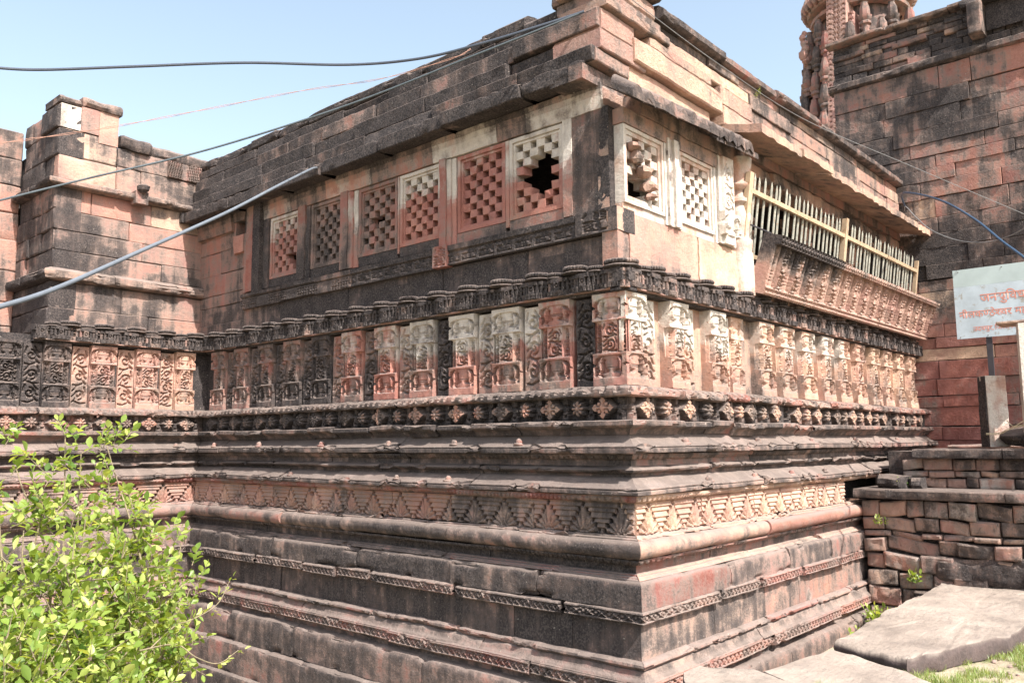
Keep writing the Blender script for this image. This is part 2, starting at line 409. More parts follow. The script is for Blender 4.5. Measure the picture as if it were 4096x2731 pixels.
def ground_mat():
    m = bpy.data.materials.new('dry_soil'); t, b = nodes(m); geo = mk(t, 'ShaderNodeNewGeometry'); pos = geo.outputs['Position']
    c = ramp(t, noise_n(t, pos, 3, 8, .65), [(.3, (.20, .15, .10)), (.5, (.33, .27, .19)), (.7, (.42, .36, .26))])
    c = mixc(t, ramp(t, noise_n(t, pos, 9, 6, .7), [(.5, 0.), (.62, .6)]), c, (.17, .20, .07))
    t.links.new(c, b.inputs['Base Color']); b.inputs['Roughness'].default_value = 1
    bp = mk(t, 'ShaderNodeBump'); bp.inputs['Distance'].default_value = .03; t.links.new(noise_n(t, pos, 30, 6, .7), bp.inputs['Height']); t.links.new(bp.outputs[0], b.inputs['Normal'])
    return m
SOIL = ground_mat()

# ================================================================== THE HALL
hall = thing('temple_hall', 'weathered red sandstone temple hall with carved plinth and pierced stone windows', 'temple', (0, 0, -3.2))
wing = thing('temple_wing', 'sunlit sandstone temple wing with square pier behind the leafy shrub', 'temple', (-2, 7.5, -3.2))

RX = 7.62      # length of the sunny side
# shadow-dark core inside the joints
mb = MB()
def core(mb, x0, x1, y0, y1, z0, z1, c=col(.9)):
    mb.box(Fr((0, 0, 0), (1, 0, 0), (0, 1, 0)), x0, x1, z0, z1, y0, y1, c)
core(mb, .06, RX, .06, 9.5, -3.3, 1.3)
core(mb, .35, RX, .55, 9.5, 2.96, 3.60)
core(mb, .9, RX, 2.5, 2.6, 1.3, 3.0)
core(mb, RX-.05, RX+.3, .3, 9., 1.3, 3.0)
core(mb, .85, RX, 4.95, 9.5, 1.3, 3.0)
core(mb, .35, 1.2, 5.6, 9.5, 1.3, 3.0)
core(mb, 2.2, RX, 2.6, 9.5, 1.3, 3.0)
mb.build('core_masonry', STONE, hall, 0)

# ---- plinth courses, shared profiles (p = projection, z)
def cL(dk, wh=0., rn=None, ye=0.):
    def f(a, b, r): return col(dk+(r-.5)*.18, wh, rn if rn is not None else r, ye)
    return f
knobs = []
def petals(per, amp, z0, z1):
    def f(T, P, Z):
        k = (Z-z0)/(z1-z0); w = np.abs(np.sin(math.pi*T/per)); return np.where((k > 0) & (k < 1), amp*(w > k*.9), 0)
    return f
def scallop(T, P, Z):
    f = np.abs(np.sin(math.pi*T/.092))
    return np.where((Z > .37) & (P > .10), -.034*(f < .4), 0)+np.where((P > .10), .008*np.sin(T*2*math.pi/.545), 0)
def lattice(z0, z1, per=.062, amp=.024):
    zc = (z0+z1)/2; hh = (z1-z0)/2
    def f(T, P, Z):
        y = (Z-zc)/hh; x = ((T/per) % 1)*2-1
        d1 = np.abs(np.abs(x)+np.abs(y)-1); d0 = np.hypot(x, y)
        g = np.where(np.abs(y) < .86, -amp*np.clip(1.15-np.minimum(d1*3.2, d0*2.4), 0, 1)*-1-amp, 0)
        return g
    return f

SLAB1 = [(-.05, .45), (.10, .425), (.15, .405), (.165, .40), (.168, .385), (.165, .355), (.15, .348), (.04, .345)]
SLAB2 = [(.04, .168), (.165, .165), (.185, .158), (.187, .125), (.175, .112), (.12, .098), (.10, .075), (.09, .055)]
KAP1 = [(.06, .075), (.075, .055), (.10, .03), (.14, .0), (.185, -.024), (.222, -.032), (.228, -.036), (.228, -.042), (.216, -.045), (.228, -.049), (.23, -.055), (.23, -.083), (.225, -.088), (.13, -.092)]
REC1 = [(.16, -.092), (.155, -.10), (.13, -.13), (.125, -.135), (.115, -.14), (.115, -.178), (.12, -.185)]
SM = [(.10, -.185), (.13, -.19), (.165, -.205), (.172, -.212), (.165, -.224), (.13, -.235), (.10, -.245), (.10, -.275)]
KAP2 = [(.10, -.262), (.13, -.274), (.17, -.302), (.22, -.33), (.258, -.342), (.262, -.347), (.262, -.353), (.25, -.357), (.262, -.361), (.265, -.367), (.265, -.388), (.26, -.393), (.20, -.396)]
PET2 = [(.235, -.396), (.23, -.402), (.212, -.44), (.205, -.446), (.18, -.452)]
FILL = [(.17, -.682), (.205, -.684), (.21, -.69), (.21, -.698), (.235, -.70), (.24, -.705), (.24, -.715), (.20, -.72)]
TOR = [(.23, -.712)]+[(.235+.062*math.sin(a), -.778+.066*math.cos(a)) for a in np.linspace(.15, math.pi-.25, 13)]+[(.235, -.846), (.22, -.85)]
REC2 = [(.245, -.85), (.24, -.858), (.215, -.885), (.20, -.89), (.175, -.895), (.17, -.955), (.17, -.958)]
STEP = [(.165, -.952), (.195, -.955), (.20, -.96), (.20, -.966), (.225, -.970), (.23, -.975), (.23, -.98), (.245, -.985), (.25, -.99), (.24, -.995)]
KHU = [(.22, -.99), (.25, -.993), (.272, -1.003), (.284, -1.02), (.288, -1.045), (.288, -1.192), (.25, -1.2)]
BELT = [(.25, -1.19), (.285, -1.194), (.308, -1.202), (.312, -1.21), (.312, -1.272), (.305, -1.282), (.285, -1.287), (.24, -1.29)]
WALLB = [(.245, -1.285), (.25, -1.29), (.255, -1.545), (.25, -1.55)]
RAG = [(.24, -1.535), (.29, -1.542), (.31, -1.552), (.315, -1.568), (.30, -1.585), (.27, -1.592), (.25, -1.60)]
SLOPE = [(.26, -1.585), (.29, -1.60), (.31, -1.64), (.335, -1.66), (.34, -1.67)]
BELT2 = [(.29, -1.662), (.335, -1.664), (.345, -1.67), (.345, -1.678), (.352, -1.68), (.352, -1.755), (.345, -1.765), (.33, -1.772), (.27, -1.776)]
SUB = [(.25, -1.77), (.29, -1.775), (.29, -1.82), (.30, -1.83)]
BLK3 = [(.28, -1.822), (.33, -1.828), (.362, -1.842), (.378, -1.87), (.382, -1.90), (.378, -2.135), (.34, -2.14)]
BLK4 = [(.34, -2.13), (.40, -2.135), (.425, -2.15), (.43, -2.17), (.43, -2.45), (.39, -2.458)]
BLK5 = [(.39, -2.448), (.455, -2.452), (.475, -2.465), (.48, -2.48), (.48, -2.80), (.44, -2.81)]
BLK6 = [(.44, -2.80), (.50, -2.802), (.52, -2.82), (.525, -3.2), (.50, -3.25)]
courses = [
 ('scalloped_ledge', SLAB1, dict(extra=scallop, lens=(.45, .9), off=.008, chip=.9, res=.022), .52, .02, 1.),
 ('lower_ledge', SLAB2, dict(lens=(.3, .6), off=.012, chip=1.3), .62, 0, 1.),
 ('eave_moulding', KAP1, dict(lens=(.9, 2.2), off=.010, chip=1.0, res=.04), .60, 0, 1),
 ('recessed_band', REC1, dict(lens=(1., 2.2), extra=petals(.05, .012, -.098, -.132), res=.0125, pd=.012), .60, 0, .4),
 ('thin_ledge', SM, dict(lens=(.8, 1.6), off=.012, chip=1.6, maxchip=.04), .66, 0, 1),
 ('eave_moulding', KAP2, dict(lens=(.8, 2.0), off=.008, chip=1.3), .60, 0, 1),
 ('petal_fringe', PET2, dict(lens=(.9, 1.8), extra=petals(.042, .014, -.402, -.44), res=.0105, pd=.012), .36, .0, .4),
 ('fillet', FILL, dict(lens=(.9, 1.8), chip=.7), .36, .0, 1),
 ('roll_moulding', TOR, dict(lens=(.9, 1.9), chip=.3, off=.006), .50, 0, 1),
 ('recessed_band', REC2, dict(lens=(.9, 1.9), extra=petals(.046, .012, -.856, -.886), res=.0115, pd=.012), .62, 0, .4),
 ('fillet', STEP, dict(lens=(.9, 1.9), chip=.7), .42, 0, 1),
 ('hoof_moulding', KHU, dict(lens=(.8, 1.8), chip=1.2, off=.006, gap=.01), .60, 0, 1),
 ('lattice_belt', BELT, dict(lens=(.5, 1.3), extra=lattice(-1.274, -1.208), res=.0088, pd=.0072, chip=.8, gap=.05, off=.012), .50, 0, .5),
 ('plain_band', WALLB, dict(lens=(.5, 1.1), chip=.1, off=.004), .63, 0, 1),
 ('ragged_ledge', RAG, dict(lens=(.5, 1.2), chip=2.2, off=.008, res=.03, pd=.012), .46, 0, 1),
 ('plain_band', SLOPE, dict(lens=(.8, 1.6), chip=.4), .46, 0, 1),
 ('lattice_belt', BELT2, dict(lens=(.8, 1.8), extra=lattice(-1.757, -1.683, .07), res=.010, pd=.008, chip=.9, off=.010, gap=.02), .45, 0, .5),
 ('plain_band', SUB, dict(lens=(.9, 1.8), chip=.3), .5, 0, 1),
 ('foot_block_course', BLK3, dict(lens=(1., 2.0), chip=.9, off=.005), .52, 0, 1),
 ('foot_block_course', BLK4, dict(lens=(.9, 2.0), chip=.9, off=.010), .52, 0, 1),
 ('foot_block_course', BLK5, dict(lens=(.9, 2.0), chip=.9, off=.010), .54, 0, 1),
 ('foot_block_course', BLK6, dict(lens=(.9, 2.0), chip=.7, off=.010), .45, 0, 1)]
for i, (nm, prof, kw, dk, wh, fine) in enumerate(courses):
    kw = dict(kw); far = 1.0
    mb = MB()
    zc = np.mean([q[1] for q in prof])
    fr_ye = .0
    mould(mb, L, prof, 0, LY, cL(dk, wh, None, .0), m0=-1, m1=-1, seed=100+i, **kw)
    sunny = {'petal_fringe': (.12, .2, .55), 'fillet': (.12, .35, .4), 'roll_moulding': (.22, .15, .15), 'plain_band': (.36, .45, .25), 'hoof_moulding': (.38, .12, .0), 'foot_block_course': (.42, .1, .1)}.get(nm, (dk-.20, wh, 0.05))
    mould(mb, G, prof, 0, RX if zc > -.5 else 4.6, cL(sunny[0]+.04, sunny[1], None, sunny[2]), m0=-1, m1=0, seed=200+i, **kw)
    mb.build(nm, STONE, hall)
    if zc > -2.5 or True:
        mb = MB(); kw2 = dict(kw)
        if kw2.get('res', .05) < .02: kw2['res'] *= 1.0
        mould(mb, WG, prof, 0, 4.6 if kw2.get('res', 1) > .02 else 3.2, cL(dk-.07, wh), m0=1, m1=0, seed=300+i, **kw2)
        mb.build(nm, STONE, wing)

# knobs on the eave mouldings (curled horseshoe ornaments)
def blob(mb, fr, u, v, w, su, sv, sw, C, n=8, amp=.15, seed=0, vmin=None):
    th = np.linspace(0, math.pi, n+1); ph = np.linspace(0, 2*math.pi, 2*n, endpoint=False)
    A, B = np.meshgrid(th, ph, indexing='ij')
    D = np.stack([np.sin(A)*np.cos(B), np.cos(A), np.sin(A)*np.sin(B)], -1)
    k = 1+amp*vn(D+seed*3.1+u, .6, seed)
    mb.grid(fr(u+su*D[..., 0]*k, v+sv*D[..., 1]*k, w+sw*D[..., 2]*k), C, fr.flip, close_v=True)
def knob_row(fr, us, v, w, par, s=1., dk=.35):
    for k, u in enumerate(us):
        mb = MB(); r = random.uniform(.8, 1.15)*s
        blob(mb, fr, u, v, w-.015, .034*r, .036*r, .03*r, col(dk, 0, random.random()), seed=k)
        blob(mb, fr, u, v-.018*r, w-.005, .055*r, .018*r, .03*r, col(dk, 0, random.random()), seed=k+9)
        mb.build('curl_ornament', STONE, par)
knob_row(L, [.95, 1.72, 2.62, 3.7, 4.9, 5.9], .0, .185, hall)
knob_row(L, [1.75, 2.45, 4.2], -.315, .225, hall, .85)
knob_row(G, [.62, 1.95, 3.2, 4.5, 6.], -.002, .17, hall, .9)
knob_row(G, [.9, 1.75, 2.55, 3.4], -.318, .22, hall, .9)
knob_row(WG, [.45], .0, .18, wing, .9)

# ---- stepped-triangle frieze
def tri_frieze(T, V):
    per = .345; x = ((T/per) % 1-.5)*per; v = np.clip((V+.68)/.225, 0, 1)
    r = np.floor(v*6); fv = v*6-r; wr = (r+.6)/6*per*.5
    ax = np.abs(x)
    H = np.where(ax < wr, .026-.018*fv, 0)
    hole = (ax >= wr-.004) & (ax < wr+.02) & (fv > .12) & (fv < .85)
    xb = per/2-ax; ang = np.arctan2(xb, v*.225+.012); rad = np.hypot(xb, v*.225)
    leaf = .024*np.abs(np.cos(ang*7.5))*(rad < .19)*(1-.5*(xb > .12))
    H = np.where(ax >= wr+.016, np.maximum(leaf, .0), H)
    H = np.where(hole, -.05, H)
    return .172+H
for fr, par, u0, u1, c in ((L, hall, -.172, LY-.172, (.30, .25, .3)), (G, hall, -.172, 3.98, (.10, .38, .55)), (WG, wing, .172, 3.4, (.3, .1, .25))):
    mb = MB(); rg = np.random.default_rng(5); js = [u0]; 
    while js[-1] < u1-.5: js.append(js[-1]+rg.uniform(.55, 1.05))
    js[-1] = u1
    for a, b in zip(js[:-1], js[1:]):
        o = rg.normal(0, .004)
        relief(mb, fr, a+(.006 if a != u0 else 0), b-(.006 if b != u1 else 0), -.68, -.45, lambda U, V: tri_frieze(U+o*20, V)+o, col(c[0]+rg.normal(0, .08), c[1]+rg.normal(0, .06), rg.random(), c[2]), res=.0115, back=.05, noise=.004)
    mb.build('stepped_frieze', STONE, par)

# ---- diamond frieze
PILL = [(.274+.545*k-.325, .274+.545*k) if k else (-.06, .262) for k in range(12)]    # pilaster ranges on the long side (u)
PILR = [(-.06, .25), (.61, .92), (1.31, 1.6), (1.8, 2.06), (2.3, 2.64), (2.79, 3.15), (3.34, 3.7), (3.9, 4.24), (4.4, 4.76), (4.95, 5.3), (5.5, 5.86), (6.0, 6.34), (6.53, 6.86), (7.05, 7.4)]
PILW = [(.17, .42), (.634, .92), (1.157, 1.449), (1.675, 1.958), (2.19, 2.46), (2.7, 3.0)]
def dia_frieze(cs, fs):
    def f(U, V):
        y = V-.262; H = np.full(U.shape, .045)
        H = H+.02*((np.abs(((U*2/.545) % 1)-.5) > .40))
        for c in cs:
            x = U-c; d = np.abs(x)/.112+np.abs(y)/.09
            arm = (np.abs(x) < .17) & (np.abs(y) < .012)
            H = np.where(arm, .085, H)
            for s in (-1, 1):   # little stepped shrines
                xx = x-s*.135; hw = np.where(y < -.045, .032, np.where(y < -.02, .024, .016))
                H = np.where((np.abs(xx) < hw) & (y < .0), .09+.0*x, H)
                H = np.where((np.abs(xx) < hw*.5) & (np.abs(y+.055) < .01), .06, H)
                H = np.where((np.abs(xx) < .022) & (y > .035), .085, H)
            rr = np.minimum(np.hypot(np.abs(x)-.035, np.abs(y)-.03), 9)
            H = np.where(d < 1, .125+.02*(1-d)-.022*groove(np.abs(rr-.02), .007)-.012*groove(np.minimum(np.abs(x), np.abs(y)), .005), H)
        for c in fs:
            fl = flower_h(U-c, y, .072); H = np.where(fl > 0, np.maximum(H, .088+.05*fl), H)
        return H
    return f
for fr, par, u0, u1, PP, c in ((L, hall, -.045, LY-.045, PILL, (.78, 0)), (G, hall, -.045, RX, PILR, (.55, .1)), (WG, wing, .045, 4.4, PILW, (.5, .05))):
    cs = [(a+b)/2 for a, b in PP]; cs[0] = cs[0]+(.0 if fr is WG else .03)
    fs = [(PP[k][1]+PP[k+1][0])/2 for k in range(len(PP)-1) if PP[k+1][0]-PP[k][1] > .15]
    f = dia_frieze(cs, fs)
    def cc(Pf, c=c, fr=fr, cs=cs, fs=fs):
        q = Pf-fr.O; u = q@fr.U; w = q@fr.W; z = q[:, 2]-.262
        raised = (w > .118)
        o = np.zeros((len(Pf), 4)); kk = vn(np.stack([np.round(u/.27), 0*u, 0*u], 1)*3.3, 1., 8)
        dkc = np.where(raised, (.34 if fr is not L else .34+.28*(u > 3.1))+.22*kk, c[0]); 
        o[:, 0] = dkc+.1*kk; o[:, 1] = np.where(raised, .45 if fr is G else .32, 0); o[:, 2] = .5+.5*kk; o[:, 3] = np.where(raised, .25+.25*(fr is G), 0)
        return o
    mb = MB(); relief(mb, fr, u0, u1, .168, .348, f, cc, res=.0075 if fr is not WG else .01, back=-.03, noise=.002)
    mb.build('diamond_frieze', STONE, par)

# ---- wall strip behind the pilasters
mb = MB(); relief(mb, L, .04, LY+.04, .43, 1.19, -.055, col(.7, 0, .4), res=.08, back=-.1); relief(mb, G, .04, RX, .43, 1.19, -.055, col(.3, .2, .5, .5), res=.08, back=-.1)
mb.build('pilaster_backing', STONE, hall)
mb = MB(); relief(mb, WG, -.04, 4.6, .43, 1.19, -.055, col(.45, 0, .6), res=.08, back=-.1); mb.build('pilaster_backing', STONE, wing)

# colours of the pilasters: (dark, white, tint, cream) low / high
cl = [((.22, .05, .45), (.14, .55, .5)), ((.22, .10, .3), (.18, .55, .4)), ((.25, .15, .5), (.12, .80, .5)), ((.25, .10, .5), (.10, .85, .5)),
      ((.26, .12, .4), (.12, .80, .6)), ((.22, .10, .3), (.15, .72, .5)), ((.34, .1, .3), (.16, .55, .4)), ((.85, 0, .5), (.66, .15, .5)),
      ((.66, .05, .5), (.40, .35, .6)), ((.62, .05, .3), (.40, .12, .3)), ((.35, .05, .3), (.42, .12, .4)), ((.35, .05, .4), (.34, .2, .5))]
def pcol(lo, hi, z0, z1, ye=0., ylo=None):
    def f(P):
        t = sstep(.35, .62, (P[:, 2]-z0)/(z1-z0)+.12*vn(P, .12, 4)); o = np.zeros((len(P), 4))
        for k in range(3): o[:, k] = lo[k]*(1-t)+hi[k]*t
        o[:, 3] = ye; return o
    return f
def pilaster(fr, a, b, v0, v1, w0, proj, C, par, seed, res=.0075, name='carved_pilaster'):
    mb = MB(); h = pilaster_h(b-a, v1-v0, proj, seed)
    relief(mb, fr, a, b, v0, v1, lambda U, V: w0+h(U, V, a, v0), C, res=res, back=(w0-.02 if a > 0 else .012), noise=.0025)
    return mb.build(name, STONE, par, 40)
def scroll_panel(fr, a, b, v0, v1, w0, C, par, seed, res=.008):
    mb = MB(); w = b-a
    def h(U, V):
        g = scroll_field(U-(a+b)/2, V-v0-.05, w*.92, v1-v0-.08, seed, 1.15)
        return w0-.034*g
    relief(mb, fr, a, b, v0, v1, h, C, res=res, back=w0-.05, noise=.003)
    return mb.build('scroll_panel', STONE, par, 40)
Z0, Z1 = .437, 1.168
for k, (a, b) in enumerate(PILL):
    lo, hi = cl[k]; rs = .0065 if k < 4 else .0085
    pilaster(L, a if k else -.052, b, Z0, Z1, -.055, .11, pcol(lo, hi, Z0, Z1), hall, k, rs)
    if k < 11:
        pa = b+.004; pb = b+.545-.325-.035
        dkp = {0: (.95, 0, .5), 1: (.15, .75, .5), 2: (.15, .72, .5), 3: (.9, .1, .5), 4: (.18, .7, .5), 5: (.5, .2, .3), 6: (.35, .5, .4), 7: (.6, .25, .5)}.get(k, (.5, .12, .3))
        lo2 = (min(1, dkp[0]+.12), dkp[1]*.2, dkp[2])
        scroll_panel(L, pa, pb, Z0, Z1-.02, .018, pcol(lo2, dkp, Z0, Z1), hall, k, rs+.0015)
cr_ = [((.10, .2, .35, .3), (.02, .80, .5, .3))]
for k, (a, b) in enumerate(PILR):
    ye = .35 if k < 3 else (.55 if k < 7 else (.5 if k < 10 else .7))
    wh = .74 if k < 3 else (.60 if k < 9 else .34)
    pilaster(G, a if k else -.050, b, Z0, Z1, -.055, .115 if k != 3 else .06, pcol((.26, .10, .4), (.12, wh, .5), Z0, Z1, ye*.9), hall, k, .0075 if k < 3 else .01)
    if k < 3: scroll_panel(G, b+.004, b+[.22, .19, .17][k], Z0, Z1-.02, -.01, pcol((.25, .2, .5), (.02, .85, .6), Z0, Z1, .4), hall, k)
    elif k < len(PILR)-1 and PILR[k+1][0]-b > .12 and k != 3:
        scroll_panel(G, b+.003, b+.09, Z0, Z1-.02, -.015, pcol((.2, .2, .5), (.05, .6, .6), Z0, Z1, .5), hall, k, .012)
wc = [((.12, .2, .5, .4), (.05, .4, .6, .4)), ((.2, .0, .95, 0), (.10, .1, .9, .1)), ((.45, .0, .6, 0), (.14, .15, .9, .1)), ((.72, 0, .5, 0), (.55, 0, .5, 0)), ((.8, 0, .5, 0), (.7, 0, .5, 0)), ((.8, 0, .5, 0), (.7, 0, .5, 0))]
for k, (a, b) in enumerate(PILW):
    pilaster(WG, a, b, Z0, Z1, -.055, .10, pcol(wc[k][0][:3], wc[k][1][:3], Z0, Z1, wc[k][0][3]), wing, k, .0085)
    if k < 5: scroll_panel(WG, b+.01, PILW[k+1][0]-.035, Z0, Z1-.02, -.012, pcol([(.2, .1, .5), (.12, 0, .9), (.5, 0, .9), (.7, 0, .5), (.8, 0, .5)][k], [(.1, .4, .5), (.15, .05, .9), (.15, .15, .9), (.6, 0, .5), (.7, 0, .5)][k], Z0, Z1, [.4, .05, .1, 0, 0][k]), wing, k)

# ---- bracket cornice: slotted band with ribbed cushions on top
BAND = [(-.05, 1.36), (.06, 1.352), (.09, 1.345), (.10, 1.335), (.10, 1.328), (.082, 1.322), (.082, 1.262), (.10, 1.256), (.105, 1.25), (.115, 1.238), (.12, 1.22), (.118, 1.205), (.10, 1.198), (.03, 1.188), (-.05, 1.172)]
def band_x(T, P, Z):
    x = (T/.2725) % 1; st = .016*(np.abs(x-.5) < .38)+.014*(np.abs(x-.5) < .24)     # stepped plan
    slot = (Z > 1.266) & (Z < 1.319)
    xx = (T/.0908) % 1; row = np.abs(Z-1.2925)
    s = np.where(slot & (xx > .2) & (xx < .8) & (row > .005) & (row < .021), -.06, 0)
    big = (np.abs(x-.5) < .10)
    fl = np.where(slot & big, .006-.03*(np.abs((np.hypot((x-.5)*.2725, Z-1.2925)/.010) % 1-.5) < .22), s)
    lip = np.where((Z < 1.25) & (P > .09), -.012*(np.abs(np.sin(math.pi*T/.068)) < .35), 0)
    return np.where(P > .05, st, 0)+np.where(slot, fl, 0)+lip
def cushions(mb, fr, us, z, w, dk, seed=0):
    for i, u in enumerate(us):
        big = i % 2 == 0; r = (.118 if big else .088)*random.uniform(.92, 1.06); hgt = (.036 if big else .030)
        zz = z+(.018 if big else 0)
        for lay in ((0, 1.0, .6), (1, .92, 1.)):
            n = 40 if lay[0] else 20
            ph = np.linspace(0, 2*math.pi, n*2, endpoint=False); th = np.linspace(-math.pi/2, math.pi/2, 7)
            A, B = np.meshgrid(th, ph, indexing='ij')
            rib = 1+(.05*np.cos(B*n/1.6) if lay[0] else 0)
            rr = r*lay[1]*(.70+.30*np.cos(A))*rib
            rr[0] = 0; rr[-1] = 0
            U = u+rr*np.cos(B); Wd = w+rr*np.sin(B)*.9; Z = zz+lay[0]*hgt*.95+hgt*lay[2]*.58*np.sin(A)
            mb.grid(fr(U, Z+.003*vn(fr(U, Z, Wd), .05, seed), Wd), col(dk+random.uniform(-.1, .1), 0, random.random()), fr.flip, close_v=True)
            zz += .002
def bracket_band(mb, fr, t0, t1, dk, seed):
    """stepped bracket units: thick lower slab, slotted middle, thin top lip"""
    rg = np.random.default_rng(seed); per = .2725; t = t0; k = 0
    while t < t1-.05:
        e = min(t+per, t1); c = (t+e)/2; w = e-t; o = rg.normal(0, .006); zo = rg.normal(0, .003)
        cc = lambda: col(dk+rg.normal(0, .1), 0, rg.random())
        for f_, p, z in ((1., .085, .0), (.78, .105, .002), (.46, .122, .004)):   # slab, three steps deep
            a, b = c-w*f_/2+.002, c+w*f_/2-.002
            chip = rg.uniform(0, .012, 2)
            relief(mb, fr, a, b, 1.196+z+zo, 1.246-z*.5+zo, lambda U, V: p+o-.010*(np.abs(np.sin(math.pi*(U-t)/.045)) < .38)*(V < 1.225)-chip[0]*(vn(fr(U, V, 0*U), .05, k) > .3), cc(), res=.011, back=-.03, noise=.003)
            relief(mb, fr, a+.004, b-.004, 1.262+zo, 1.268+zo, p-.022+o, cc(), res=.03, back=-.03, noise=.002)
            relief(mb, fr, a, b, 1.318-z+zo, 1.342+z+zo, p-.004+o, cc(), res=.02, back=-.03, noise=.003)
        for x, hw, p in ((0, .026, .118), (-.2, .011, .104), (.2, .011, .104), (-.34, .012, .09), (.34, .012, .09), (-.48, .012, .078)):
            relief(mb, fr, c+x*w-hw, c+x*w+hw, 1.244+zo, 1.322+zo, (lambda U, V, x=x: p+o-.02*(np.abs(np.hypot(U-c, V-1.284)-.014) < .004)) if x == 0 else p+o, cc(), res=.006 if x == 0 else .02, back=-.03, noise=.002)
        for x in (-.27, .27, -.10, .10, -.42, .42):
            relief(mb, fr, c+x*w-.022, c+x*w+.022, 1.288+zo, 1.297+zo, .082+o, cc(), res=.03, back=-.03, noise=.001)
        t = e; k += 1
    relief(mb, fr, t0, t1, 1.17, 1.36, .045, col(.9), res=.1, back=-.05)
for fr, par, t0, t1, dk, us in ((L, hall, -.10, LY-.06, .76, np.arange(.02, 6.45, .205)), (G, hall, -.10, RX, .60, np.arange(.02, 7.5, .2)), (WG, wing, .05, 2.08, .64, np.arange(.18, 2.0, .19))):
    mb = MB(); bracket_band(mb, fr, t0, t1, dk, 41); cushions(mb, fr, us, 1.352, .035, dk+.02)
    relief(mb, Fr(fr.O+fr.W*.0, fr.U, (0, 0, -1), fr.W), t0, t1, -.06, .09, -1.19, col(.35, 0, .6, .1), res=.05, back=-1.2, noise=.002)
    mb.build('bracket_cornice', STONE, par, 30)

# ================================================================== upper wall, long side
mb = MB()
def uc(u, v, r):
    if u > 5.0: return col(.52 if v < 2 else .42, .05+.3*(v > 2.3 and u > 5.9), .2+.4*r, .05)
    return col(.62-.14*(u < 1.5)+.15*(u > 3.5), .05, .25+.3*r, 0)
masonry(mb, L, .02, 5.6, [1.34, 1.665], (.9, 1.6), uc, w=.0, wj=.004, seed=3, res=.07, rough=.003, rnd=.006)
masonry(mb, L, 5.9, 6.9, [2.5, 2.7, 2.95], (.4, .8), uc, w=-.02, wj=.006, seed=5, res=.07, rough=.004, rnd=.007)
masonry(mb, L, 5.6, 6.9, [1.34, 1.55, 1.78, 1.93, 2.2, 2.5], (.5, 1.1), uc, w=-.02, wj=.006, seed=4, res=.07, rough=.004, rnd=.007)
mb.build('upper_wall', STONE, hall)
# carved sill band
def sillh(U, V):
    y = (V-1.69)/.16; H = np.full(U.shape, .045); H = np.where(y > .62, .06, H); H = np.where((y > .5) & (y < .62), .035, H)
    g = scroll_field((U % .22)-.11, V-1.685, .2, .1, 0, .8)
    H = np.where((y < .5), .05-.016*g*(U < 3.45), H)
    fl = (np.abs(((V-1.735)/.03) % 1-.5)+np.abs((U/.05) % 1-.5) < .33) & (U > 3.45) & (y < .55) & (((U*1.6) % 1) > .4)
    return np.where(fl, .03, H)
mb = MB()
for a, b, dz, dk in ((.42, 1.33, .0, .80), (1.34, 1.925, 0, .72), (2.12, 3.4, -.01, .82), (3.41, 4.05, -.01, .55), (4.06, 4.7, .0, .7), (4.71, 5.6, -.012, .62)):
    relief(mb, L, a, b, 1.665+dz, 1.85+dz, sillh, col(dk, .0, .3), res=.012, back=-.02, noise=.003)
relief(mb, L, 1.93, 2.115, 1.655, 1.86, lambda U, V: .075-.02*scroll_field(U-2.02, V-1.67, .16, .17, 0, 1.), col(.25, .1, .2), res=.01, back=-.02)
relief(mb, L, -.0, .41, 1.665, 1.86, lambda U, V: .06-.02*scroll_field(U-.2, V-1.69, .3, .15, 0, 1.2)*(V > 1.68)*(U > .08)*(U < .36), col(.72, .1, .5), res=.01, back=-.2)
mb.build('carved_sill', STONE, hall)
mb = MB()  # return face of the corner sill block
relief(mb, G, -.055, .12, 1.668, 1.858, .0, col(.3, .1, .9, .25), res=.03, back=-.1)
mb.build('corner_sill_block', STONE, hall)
# corner pillar with a lit narrow side
mb = MB()
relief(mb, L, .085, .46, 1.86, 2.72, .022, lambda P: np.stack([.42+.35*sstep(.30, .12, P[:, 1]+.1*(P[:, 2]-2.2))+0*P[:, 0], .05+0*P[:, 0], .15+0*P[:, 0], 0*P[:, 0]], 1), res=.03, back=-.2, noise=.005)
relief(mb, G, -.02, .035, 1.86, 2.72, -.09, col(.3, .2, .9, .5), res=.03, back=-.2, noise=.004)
mb.build('corner_pillar', ROUGH, hall)

# lattice windows
def lattice_window(fr, u0, u1, v0, v1, w, par, C, holes=(), ncol=6, nrow=9, depth=.11, m=.035, seed=0, fallen=()):
    root = MB(); cw = (u1-u0)/ncol; ch = (v1-v0)/nrow
    rg = np.random.default_rng(seed)
    for i in range(ncol):
        for j in range(nrow):
            if (i+j+seed) % 2: continue
            if any(((i+.5-a)/ra)**2+((j+.5-b)/rb)**2 < 1 for a, b, ra, rb in holes): continue
            ww = w+rg.normal(0, .003)-(0.02 if (i, j) in fallen else 0)
            ua, ub, va, vb = u0+i*cw-.002, u0+(i+1)*cw+.002, v0+j*ch-.002, v0+(j+1)*ch+.002
            c = C((ua+ub)/2, (va+vb)/2)
            root.box(fr, ua, ub, va, vb, ww-depth, ww, c, .0035)
    return root.build('window_lattice', STONE, par, 0)
def frame_rect(mb, fr, a, b, c, d, m, w0, w1, C):
    """picture frame of four butted bars around a..b x c..d"""
    relief(mb, fr, a-m, a, c-m, d+m, w1, C, res=.05, back=w0, noise=.002); relief(mb, fr, b, b+m, c-m, d+m, w1, C, res=.05, back=w0, noise=.002)
    relief(mb, fr, a, b, c-m, c, w1-.001, C, res=.05, back=w0, noise=.002); relief(mb, fr, a, b, d, d+m, w1-.001, C, res=.05, back=w0, noise=.002)
